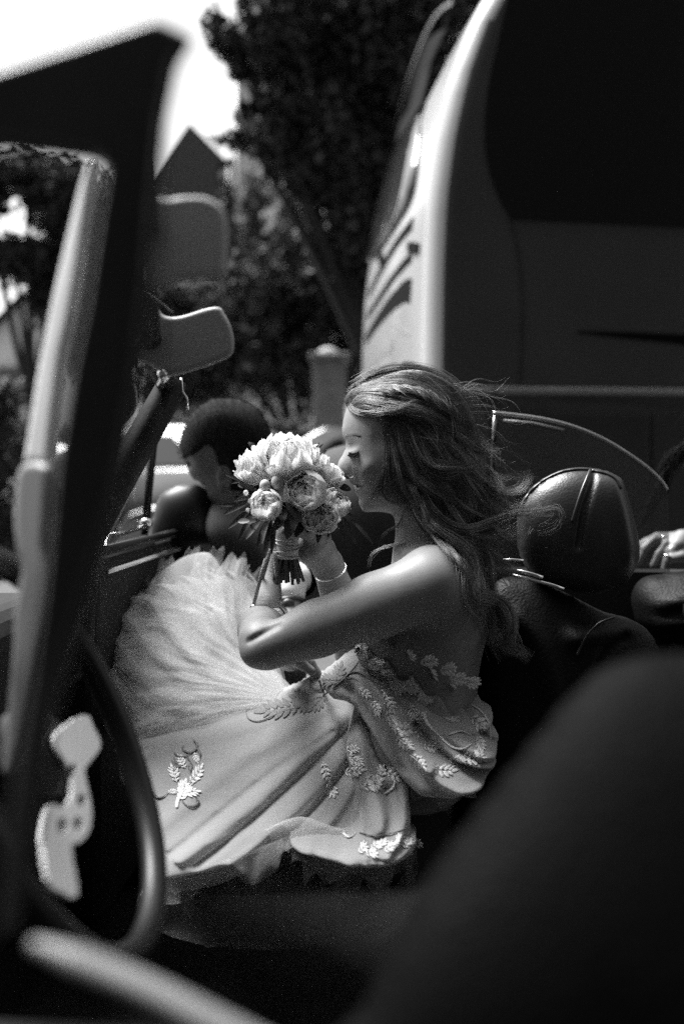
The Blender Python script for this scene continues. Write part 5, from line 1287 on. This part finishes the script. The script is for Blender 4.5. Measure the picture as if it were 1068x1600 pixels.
# ------------------------------------------------------------------ bouquet
M.update(
 petal=cloth_mat('petal_white', .97, .45, crease=.03), petal2=cloth_mat('petal_cream', .92, .45, crease=.03), petal3=cloth_mat('petal_dusky', .4, .35),
 sprig=mat('bouquet_leaf', .06, .5, spec=.4, var=.4, vscale=30), stem=mat('stem', .05, .6, var=.3),
 ribbon=cloth_mat('satin_ribbon', .72, .15), bud=mat('bud', .4, .5, var=.2, vscale=30),
)
bq = thing('bouquet', P(450, 905, 1.55), 'round bouquet of white peonies with dark leaves held to the bride\'s face', 'bouquet')
AXB = (P(450, 740, 1.55)-P(448, 900, 1.56)).normalized()
def peony(u, v, Y, rpx, style, m_, seed, axis=None):
    """cupped petals laid in overlapping layers on growing shells"""
    r_ = np.random.default_rng(seed); c = P(u, v, Y); Rm = rpx*Y/FPX
    ax = Vector(axis) if axis else (AXB*.9+(c-P(452, 790, 1.58)).normalized()*.9)
    ax = ax.normalized(); a1 = ax.orthogonal().normalized(); a2 = ax.cross(a1)
    if style == 'open': LAY = [(.38, 5, .10, .5, .10, .9), (.55, 7, .16, .5, .10, .8), (.70, 8, .20, .48, .12, .75), (.83, 9, .26, .46, .11, .62), (.93, 8, .36, .5, .08, .62), (1.0, 7, .47, .62, .05, .7)]
    else: LAY = [(.40, 5, .05, .5, .08, .9), (.56, 5, .10, .6, .07, .95), (.70, 6, .14, .6, .05, .9), (.82, 5, .2, .7, .035, .85), (.92, 5, .22, .78, .02, .85), (1.0, 5, .30, .85, .02, .9)]
    V = []; F = []; nu, nv = 13, 12
    for li, (rho, n_, tip, half, ruf, k_) in enumerate(LAY):
        off = r_.random()*6.28
        for i in range(n_):
            az = off+i*2*math.pi/n_+r_.normal()*.14; hw = half*(math.pi/2.6)*(.85+.3*r_.random())
            rr = Rm*rho*(1+.05*r_.normal()); tp = (tip+.05*r_.normal())*math.pi; ph_ = r_.random()*6.28; o0 = len(V); fl = (.10 if style == 'open' else .03)*(.5+r_.random())
            skew = r_.normal()*.12
            for iu in range(nu):
                t = iu/(nu-1); th = math.pi*.93+(tp-math.pi*.93)*t
                shape = math.sin(math.pi*min(.5, .12+t*.55))**.9*(math.sqrt(max(.06, 1-((t-.62)/.40)**2)) if t > .62 else 1)
                for iv in range(nv):
                    s_ = iv/(nv-1)*2-1
                    a_ = az+s_*hw*shape/max(.45, math.sin(th))*.8+skew*t
                    edge = t**4*(ruf*math.sin(s_*5*k_+ph_)+.5*ruf*math.sin(s_*11+ph_*2))+.012*math.sin(s_*9+ph_)*t
                    q = rr*(1+fl*t**5+edge+.03*s_*s_)
                    th2 = th+.10*s_*s_*t-(.06*math.exp(-(s_/.2)**2)*t**4)
                    V.append(c+ax*(q*math.cos(th2)*.86)+(a1*math.cos(a_)+a2*math.sin(a_))*(q*math.sin(th2)))
            for iu in range(nu-1):
                for iv in range(nv-1): F.append((o0+iu*nv+iv, o0+iu*nv+iv+1, o0+(iu+1)*nv+iv+1, o0+(iu+1)*nv+iv))
    return mesh_obj('peony', V, F, M[m_], bq)
PE = [(452, 712, 1.50, 44, 'open', 'petal', 1), (402, 726, 1.52, 33, 'open', 'petal', 2), (424, 706, 1.57, 30, 'open', 'petal', 12), (487, 722, 1.56, 27, 'open', 'petal', 3), (514, 742, 1.56, 25, 'cup', 'petal', 4), (478, 767, 1.47, 32, 'cup', 'petal2', 5), (416, 789, 1.46, 25, 'cup', 'petal2', 6), (499, 806, 1.48, 28, 'open', 'petal2', 7), (524, 786, 1.53, 25, 'cup', 'petal', 8), (443, 803, 1.50, 19, 'cup', 'petal3', 9)]
for (u, v, Y, r_, st_, m_, sd_) in PE:
    ax_ = None
    if sd_ in (5, 6, 7, 9): ax_ = (AXB*.5+Vector((-.3 if sd_ in (5, 6) else .2, -1, 0))).normalized()
    if sd_ == 1: ax_ = (AXB+Vector((.05, -.35, 0))).normalized()
    peony(u, v, Y, r_, st_, m_, sd_, ax_)
for (u, v, r_) in ((434, 753, 11), (414, 759, 9), (384, 770, 4), (391, 783, 4), (387, 797, 3)):
    b_ = MB().ball(P(u, v, 1.47), (r_*.00092, r_*.00092, r_*.00105), 12, 10); b_.build('bud', M['bud'] if r_ > 5 else M['petal'], bq, True)
def leafb(u0, v0, Y0, u1, v1, Y1, wpx, bend=0, m_='sprig'):
    a, b_ = P(u0, v0, Y0), P(u1, v1, Y1); d = b_-a; n2 = d.cross(Vector((0, -1, .3))).normalized(); up = n2.cross(d).normalized(); wm = wpx*Y0/FPX/2
    V = []; F = []
    for i in range(8):
        t = i/7; w2 = wm*math.sin(math.pi*(t*.92+.04))**.75; c = a+d*t+up*bend*math.sin(math.pi*t)+Vector((0, 0, -.25*d.length*t*t*.3))
        V += [c-n2*w2+up*w2*.35, c, c+n2*w2+up*w2*.35]
    for i in range(7): F += [(3*i, 3*i+1, 3*i+4, 3*i+3), (3*i+1, 3*i+2, 3*i+5, 3*i+4)]
    o = mesh_obj('leaf', V, F, M[m_], bq); return o
for L_ in [(392, 760, 1.53, 352, 738, 1.52, 7), (390, 772, 1.53, 345, 766, 1.5, 9), (392, 782, 1.53, 350, 800, 1.5, 10), (396, 792, 1.52, 356, 822, 1.5, 9), (400, 800, 1.5, 372, 842, 1.48, 9), (410, 806, 1.5, 384, 838, 1.46, 11), (372, 812, 1.48, 400, 812, 1.47, 10), (420, 812, 1.5, 402, 850, 1.47, 10), (424, 812, 1.5, 413, 868, 1.48, 10), (430, 812, 1.5, 424, 862, 1.48, 8), (415, 820, 1.5, 409, 846, 1.46, 8),
      (404, 768, 1.5, 372, 752, 1.49, 9), (398, 776, 1.5, 366, 780, 1.48, 9), (402, 745, 1.53, 362, 752, 1.53, 8), (450, 780, 1.49, 470, 812, 1.46, 20), (462, 795, 1.5, 448, 838, 1.47, 22), (476, 800, 1.5, 462, 836, 1.48, 18), (446, 790, 1.5, 432, 824, 1.46, 16), (482, 800, 1.5, 480, 830, 1.49, 12), (520, 812, 1.53, 512, 838, 1.52, 7), (530, 806, 1.53, 536, 842, 1.52, 8), (536, 808, 1.53, 556, 846, 1.52, 9), (548, 812, 1.53, 582, 846, 1.52, 6), (532, 800, 1.53, 556, 806, 1.53, 4), (524, 745, 1.57, 546, 746, 1.56, 9), (528, 760, 1.56, 548, 764, 1.56, 12), (497, 705, 1.57, 505, 692, 1.56, 4), (500, 712, 1.57, 511, 700, 1.56, 5), (494, 700, 1.58, 499, 690, 1.57, 3), (400, 700, 1.57, 388, 690, 1.57, 8), (380, 730, 1.56, 366, 722, 1.56, 4), (530, 795, 1.53, 552, 790, 1.53, 10), (396, 800, 1.52, 366, 812, 1.51, 11), (405, 790, 1.5, 376, 796, 1.48, 12), (386, 790, 1.53, 340, 786, 1.53, 6), (500, 820, 1.5, 496, 846, 1.48, 9)]:
    leafb(*L_, bend=.004*rng.normal())
for L_ in [(372, 815, 1.47, 390, 812, 1.46, 9), (545, 746, 1.55, 552, 742, 1.55, 5), (530, 802, 1.52, 548, 792, 1.52, 9), (380, 762, 1.5, 372, 756, 1.5, 6)]: leafb(*L_, m_='bud')
# handle: wrapped satin, stems below
h0_, h1_ = P(449, 836, 1.555), P(449, 871, 1.56)
hn = MB().tube([P(449, 815, 1.555), h0_, h0_.lerp(h1_, .5), h1_], [.022, .019, .0165, .0175], 20); wrap = hn.build('ribbon_wrap', M['ribbon'], bq, True)
for k_ in range(4):
    p_ = h0_.lerp(h1_, .15+.25*k_); MB().ring(p_, (h1_-h0_)+Vector((.004*(-1)**k_, 0, 0)), .0178, .0012, 28, 6).build('ribbon_turn', M['ribbon'], wrap, True)
for i in range(22):
    a = i*2.4; r_ = .0165*math.sqrt((i+.5)/22); o_ = Vector((math.cos(a)*r_, math.sin(a)*r_, 0))
    e_ = P(450+4*math.cos(a), 908+5*math.sin(i*3.3), 1.56)+o_*1.25
    MB().tube([P(449, 820, 1.555)+o_*.8, h1_+o_*.85, e_], [.0022, .0022, .0026], 7).build('stem', M['stem'], bq, True)
# pale ribbon tail
V = []; F = []
for i in range(16):
    t = i/15; c = P(430-8*t, 858+92*t, 1.555+.01*math.sin(5*t)); w_ = .008+.016*t
    V += [c+Vector((-w_, .004*math.sin(7*t), 0)), c+Vector((w_*.6, -.004*math.cos(6*t), 0))]
for i in range(15): F.append((2*i, 2*i+1, 2*i+3, 2*i+2))
o = mesh_obj('ribbon_tail', V, F, M['ribbon'], bq); s_ = o.modifiers.new('s', 'SOLIDIFY'); s_.thickness = .0006

# ------------------------------------------------------------------ clasp purse
M.update(purse=mat('purse_cloth', .2, .6, var=.25, vscale=40, bump=.5, bscale=300), strap=mat('purse_strap', .3, .5, var=.3, vscale=60, bump=.4, bscale=300))
pu = thing('clasp_purse', P(425, 980, 1.6), 'small rounded purse with ball clasp and thin strap behind the bride\'s elbow', 'purse')
puff('pouch', [(398, 985), (404, 962), (416, 950), (432, 948), (446, 958), (452, 985), (450, 1010), (425, 1018), (402, 1008)], 1.6, .03, M['purse'], pu, 3)
fr_ = crom([(400, 968), (408, 954), (420, 946), (434, 945), (445, 955), (449, 968)], 6); MB().tube([P(u, v, 1.575) for u, v in fr_], .0045, 8).build('frame', M['chrome'], pu, True)
MB().ball(P(425, 934, 1.57), .0085, 14, 10).build('clasp_ball', M['silver'], pu, True)
MB().tube([P(424, 945, 1.572), P(425, 938, 1.57)], .003, 8).build('clasp_stem', M['chrome'], pu, True)
MB().tube([P(438, 942, 1.572), P(435, 930, 1.572)], .004, 8).build('strap_ring', M['chrome'], pu, True)
MB().ball(P(397, 950, 1.572), .007, 10, 8).build('strap_ring', M['chrome'], pu, True)
MB().tube([P(421, 858, 1.55), P(408, 905, 1.56), P(398, 946, 1.57)], .0045, 8, flat=.35).build('strap', M['strap'], pu, True)
MB().tube([P(430, 862, 1.55), P(434, 905, 1.56), P(437, 940, 1.57)], .0045, 8, flat=.35).build('strap', M['strap'], pu, True)
# ------------------------------------------------------------------ bending man beyond the door
M.update(suit=mat('dark_suit', .022, .85, var=.25, vscale=20, bump=.2, bscale=500, sheen=.1), hair_dark=mat('hair_dark', .012, .85, spec=.1, var=.4, vscale=60, bump=.5, bscale=300), cuff=mat('shirt_cuff', .75, .7), skin3=mat('skin_guest', .17, .45, var=.08, vscale=30), watch=mat('watch_strap', .015, .4), skin2=mat('skin_man', .09, .5, var=.08, vscale=30, attr='tint'))
MY = 2.28
man = thing('person', (P(560, 800, 2.5).x, 2.55, 0), 'man with short dark hair in dark suit bending down beyond the open door', 'person')
MP = crom([(283.5, 694), (284.5, 706), (286.5, 716), (291, 723), (293.5, 728), (297, 737), (301, 745), (305, 749.5), (311, 750), (314.5, 752), (317, 757), (321, 758.5), (322.5, 764), (326, 768), (327, 775), (331, 782), (340, 789), (352, 800), (372, 830), (420, 850), (440, 800), (434, 745), (424, 692), (412, 656), (390, 634), (352, 624), (318, 634), (295, 660)], 5, True)
phm = poisson(MP, 3, 1800)
sm_ = SDF((-.42, 2.0, .55), (.42, 2.95, 1.32), .0085)
hs_ = SDF((-.385, 2.17, .95), (-.1, 2.39, 1.28), .004)
sl, (X, Y, Z) = hs_.sub(hs_.lo, hs_.lo+hs_.h*(hs_.n-1))
U2, V2 = proj(X[:, 0, :], MY, Z[:, 0, :]); qq = np.stack([U2.ravel(), V2.ravel()], 1); f0 = phm(qq); pm_ = MY/FPX
wv = .86*np.sqrt(np.maximum(f0, 0)); wv = np.where(wv > 46, 46+9*np.tanh((wv-46)/14), wv)
wv = np.maximum(wv+np.clip(wv/6, 0, 1)*(gs(qq, 297, 724, 5, 5, -3.5)+gs(qq, 312, 735, 12, 10, 2)), 0)
p2 = np.where(f0 > 0, (wv/.86)**2, f0).reshape(U2.shape)
gfun = ((Y-MY)/pm_/.86)**2-p2[:, None, :]; gx, gy, gz = np.gradient(gfun, hs_.h); hs_.f = np.clip(gfun/(np.sqrt(gx**2+gy**2+gz**2)+1), -.2, .2).astype(np.float32)
hs_.ell(P(352, 745, MY-.074), (.018, .014, .03), .006); hs_.ell(P(349, 745, MY-.088), (.008, .008, .016), .004, 's')   # ear
hs_.ell(P(297, 726, MY-.035), (.009, .012, .006), .006, 's'); hs_.ell(P(319, 758.5, MY-.02), (.012, .02, .002), .003, 's')
mh, MV = hs_.mesh('head', M['skin2'], man, 2)
up, vp_ = proj(MV[:, 0], MY, MV[:, 2])
tn = np.ones(len(MV)); mh.data.attributes.new('tint', 'FLOAT', 'POINT').data.foreach_set('value', tn.astype(np.float32))
# hair cap
HC = crom([(281.5, 696), (284, 680), (294, 657), (316, 631), (352, 621), (392, 631), (415, 654), (427, 692), (434, 740), (426, 785), (404, 800), (382, 785), (362, 762), (350, 735), (342, 708), (331, 698), (314, 711), (297, 716), (286.5, 715)], 5, True)
q_, F_, bd_ = sheet(lambda z: poly_sd(z, HC), 281, 435, 620, 802, 3)
fm = phm(q_); wm_ = .86*np.sqrt(np.maximum(fm, 0)); wm_ = np.where(wm_ > 46, 46+9*np.tanh((wm_-46)/14), wm_)
dl = -poly_sd(q_, HC); wm_ = np.where(bd_, np.maximum(wm_-1, 0), wm_+2.4*np.clip(dl/9, 0, 1)**.7+.5*np.sin(q_[:, 0]*1.7+q_[:, 1]*2.3)); base = PA(q_[:, 0], q_[:, 1], MY)
Vf = base.copy(); Vf[:, 1] -= wm_*pm_; Vb = base.copy(); Vb[:, 1] += wm_*pm_
mesh_obj('hair', np.concatenate([Vf, Vb]), np.concatenate([F_, F_[:, ::-1]+len(q_)]), M['hair_dark'], man)
sh_ = []
for _ in range(2600):
    k_ = rng.integers(len(q_)); 
    u, v = q_[k_]; o_ = PA(u, v, MY); o_[1] -= (wm_[k_])*pm_*(1 if rng.random() > .25 else -1)
    d_ = np.array([(u-360)*.0001, -.003, -(v-700)*.00005])+rng.normal(size=3)*.0014; sh_.append([o_, o_+d_*.6, o_+d_*1.2+[0, 0, -.001]])
strands('hair_stubble', np.array(sh_), .0006, M['hair_dark'], man)['kind'] = 'stuff'
# jacket, trousers: one continuous suit
s = sm_
nk = P(395, 800, 2.3); ch_ = P(470, 840, 2.38); hp_ = P(640, 850, 2.6)
s.chain([nk, ch_, P(555, 812, 2.48), hp_], [.085, .15, .175, .16], .05)
s.ell(P(420, 830, 2.38), (.14, .21, .11), .05); s.ell(P(378, 822, 2.29), (.085, .10, .06), .03)
shn = P(432, 830, 2.22); eln = P(500, 905, 2.12); wrn = P(455, 905, 1.985)
s.chain([shn, eln], [.075, .055], .03); s.chain([eln, wrn], [.054, .036], .02)
shf = P(450, 820, 2.58); elf = P(440, 960, 2.6)
s.chain([shf, elf, P(420, 1040, 2.4)], [.07, .052, .036], .03)
s.mesh('suit_jacket', M['suit'], man, 3)
tr_ = SDF((.0, 2.35, .02), (.42, 2.95, 1.05), .012)
for dy in (-.1, .1): tr_.chain([hp_+Vector((0, dy, 0)), Vector((hp_.x+.04, hp_.y+dy, .52)), Vector((hp_.x+.02, hp_.y+dy, .06))], [.12, .085, .06], .03)
tr_.mesh('trousers', M['suit'], man, 2)
for dy in (-.1, .1): MB().ball((hp_.x-.04, hp_.y+dy, .05), (.14, .05, .05), 14, 8).build('shoe', M['rim_gloss'], man, True)
MB().tube([wrn.lerp(eln, .12), wrn, P(452, 925, 1.975), P(451, 936, 1.97)], [.036, .034, .032, .0315], 20).build('shirt_cuff', M['cuff'], man, True)
wd_ = P(455, 1035, 1.90)-P(451, 938, 1.97)
MB().ring(P(452, 945, 1.966), wd_, .029, .006, 28, 8).ball(P(450, 946, 1.935), (.014, .008, .014)).build('wristwatch', M['watch'], man, True)
hh_ = SDF((-.17, 1.80, .62), (-.01, 2.03, .88), .0035)
hb_ = P(455, 985, 1.93)
hh_.chain([P(451, 930, 1.97), P(453, 955, 1.955), hb_, P(457, 1010, 1.915)], [.027, .025, .034, .036], .015)
for i in range(4):
    a = P(446+8*i, 1018, 1.915-.004*i); hh_.chain([a, P(446+8.5*i, 1045, 1.89), P(450+7*i, 1064, 1.9), P(454+5*i, 1070, 1.925)], [.0105, .0098, .009, .008], .004)
hh_.chain([P(440, 990, 1.92), P(434, 1022, 1.9), P(442, 1048, 1.895)], [.013, .011, .009], .006)
ho_, HV2 = hh_.mesh('hand', M['skin2'], man, 2); ho_.data.attributes.new('tint', 'FLOAT', 'POINT').data.foreach_set('value', np.ones(len(HV2), np.float32))

# ------------------------------------------------------------------ guest at the rear of the car
gy_ = 2.25
gu = thing('person', (P(1250, 800, gy_).x, gy_+.25, 0), 'guest in black at the picture edge, ringed hand resting by the rear seat', 'person')
gs_ = SDF((.60, 2.02, .80), (1.06, 2.32, 1.08), .0038)
wr_ = P(1098, 850, gy_); pm0 = P(1062, 847, gy_)
gs_.chain([P(1290, 860, gy_+.03), P(1150, 856, gy_), wr_, pm0], [.04, .033, .026, .024], .02)
gs_.cap(P(1066, 842, gy_-.01), P(1058, 852, gy_-.03), .021, .019, .012)
for i, (pts) in enumerate([[(1056, 838), (1026, 838), (1008, 846), (995, 853)], [(1056, 842), (1022, 843), (1006, 858), (996, 880)], [(1054, 846), (1040, 850), (1028, 866), (1019, 884)], [(1058, 852), (1046, 862), (1040, 878), (1036, 890)]]):
    y0 = gy_+.012-.016*i
    gs_.chain([P(u, v, y0-.004*j) for j, (u, v) in enumerate(pts)], [.0108, .0098, .0088, .0076], .004)
gs_.chain([P(1082, 858, gy_-.03), P(1064, 870, gy_-.05), P(1046, 873, gy_-.055)], [.013, .011, .009], .006)
go, GV = gs_.mesh('hand', M['skin3'], gu, 2); go.data.attributes.new('tint', 'FLOAT', 'POINT').data.foreach_set('value', np.ones(len(GV), np.float32))
MB().ring(P(1034, 843.5, gy_-.006), P(1044, 842, gy_)-P(1022, 843.5, gy_), .0105, .0018, 20, 6).build('ring', M['silver'], gu, True)
MB().tube([P(1037, 868, gy_-.06), P(1052, 871, gy_-.06)], .003, 8).build('bangle_end', M['silver'], gu, True)
gb = SDF((.66, 2.2, .05), (1.5, 2.85, 1.62), .014)
bx_ = P(1250, 800, gy_+.25)
gb.chain([Vector((bx_.x, bx_.y, 1.25)), Vector((bx_.x, bx_.y, 1.0)), Vector((bx_.x, bx_.y, .6)), Vector((bx_.x, bx_.y, .1))], [.14, .13, .17, .2], .06)
gb.ell((bx_.x, bx_.y, 1.27), (.2, .12, .08), .05)
gb.chain([Vector((bx_.x-.12, bx_.y-.08, 1.24)), P(1205, 905, gy_+.08), P(1140, 858, gy_)], [.06, .05, .042], .03)
gb.mesh('black_dress', M['suit'], gu, 3)
gh = SDF((bx_.x-.16, bx_.y-.14, 1.26), (bx_.x+.16, bx_.y+.14, 1.66), .006)
gh.ell((bx_.x, bx_.y, 1.52), (.095, .075, .115), .02); gh.cap((bx_.x+.01, bx_.y, 1.32), (bx_.x, bx_.y, 1.45), .055, .05, .02); gh.ell((bx_.x-.095, bx_.y, 1.5), (.016, .011, .02), .012); gh.ell((bx_.x-.07, bx_.y, 1.44), (.03, .03, .025), .02)
o, VV = gh.mesh('head', M['skin2'], gu, 2); o.data.attributes.new('tint', 'FLOAT', 'POINT').data.foreach_set('value', np.ones(len(VV), np.float32))
cg = []
for _ in range(900):
    a = rng.random()*6.28; e_ = rng.random()
    s0 = np.array([bx_.x+.02+.08*math.cos(a), bx_.y+.075*math.sin(a), 1.55+.09*e_]); e1_ = np.array([bx_.x-.05+.16*rng.normal()*.5+.08*math.cos(a), bx_.y-.05+.12*math.sin(a), 1.05+.2*rng.random()])
    md = (s0+e1_)/2+np.array([.06*math.cos(a), .06*math.sin(a), .04]); cg.append(crom([s0, md, e1_+rng.normal(size=3)*.02], 6))
for _ in range(60):
    a0 = P(1130, 640+40*rng.random(), gy_+.15); a1 = P(1052+6*rng.normal(), 720+10*rng.normal(), gy_+.1); a2 = P(1034+6*rng.normal(), 760+8*rng.normal(), gy_+.08); a3 = P(1006+14*rng.random(), 792+14*rng.random(), gy_+.06); a4 = P(994+10*rng.random(), 815+10*rng.random(), gy_+.05)
    c_ = crom([a0, a1, a2, a3, a4], 3); cg.append(c_)
cg = [np.stack([np.interp(np.linspace(0, 1, 13), np.linspace(0, 1, len(c)), np.asarray(c)[:, i]) for i in range(3)], 1) for c in cg]
strands('hair', np.array(cg), .0009, M['hair_dark'], gu)['kind'] = 'stuff'
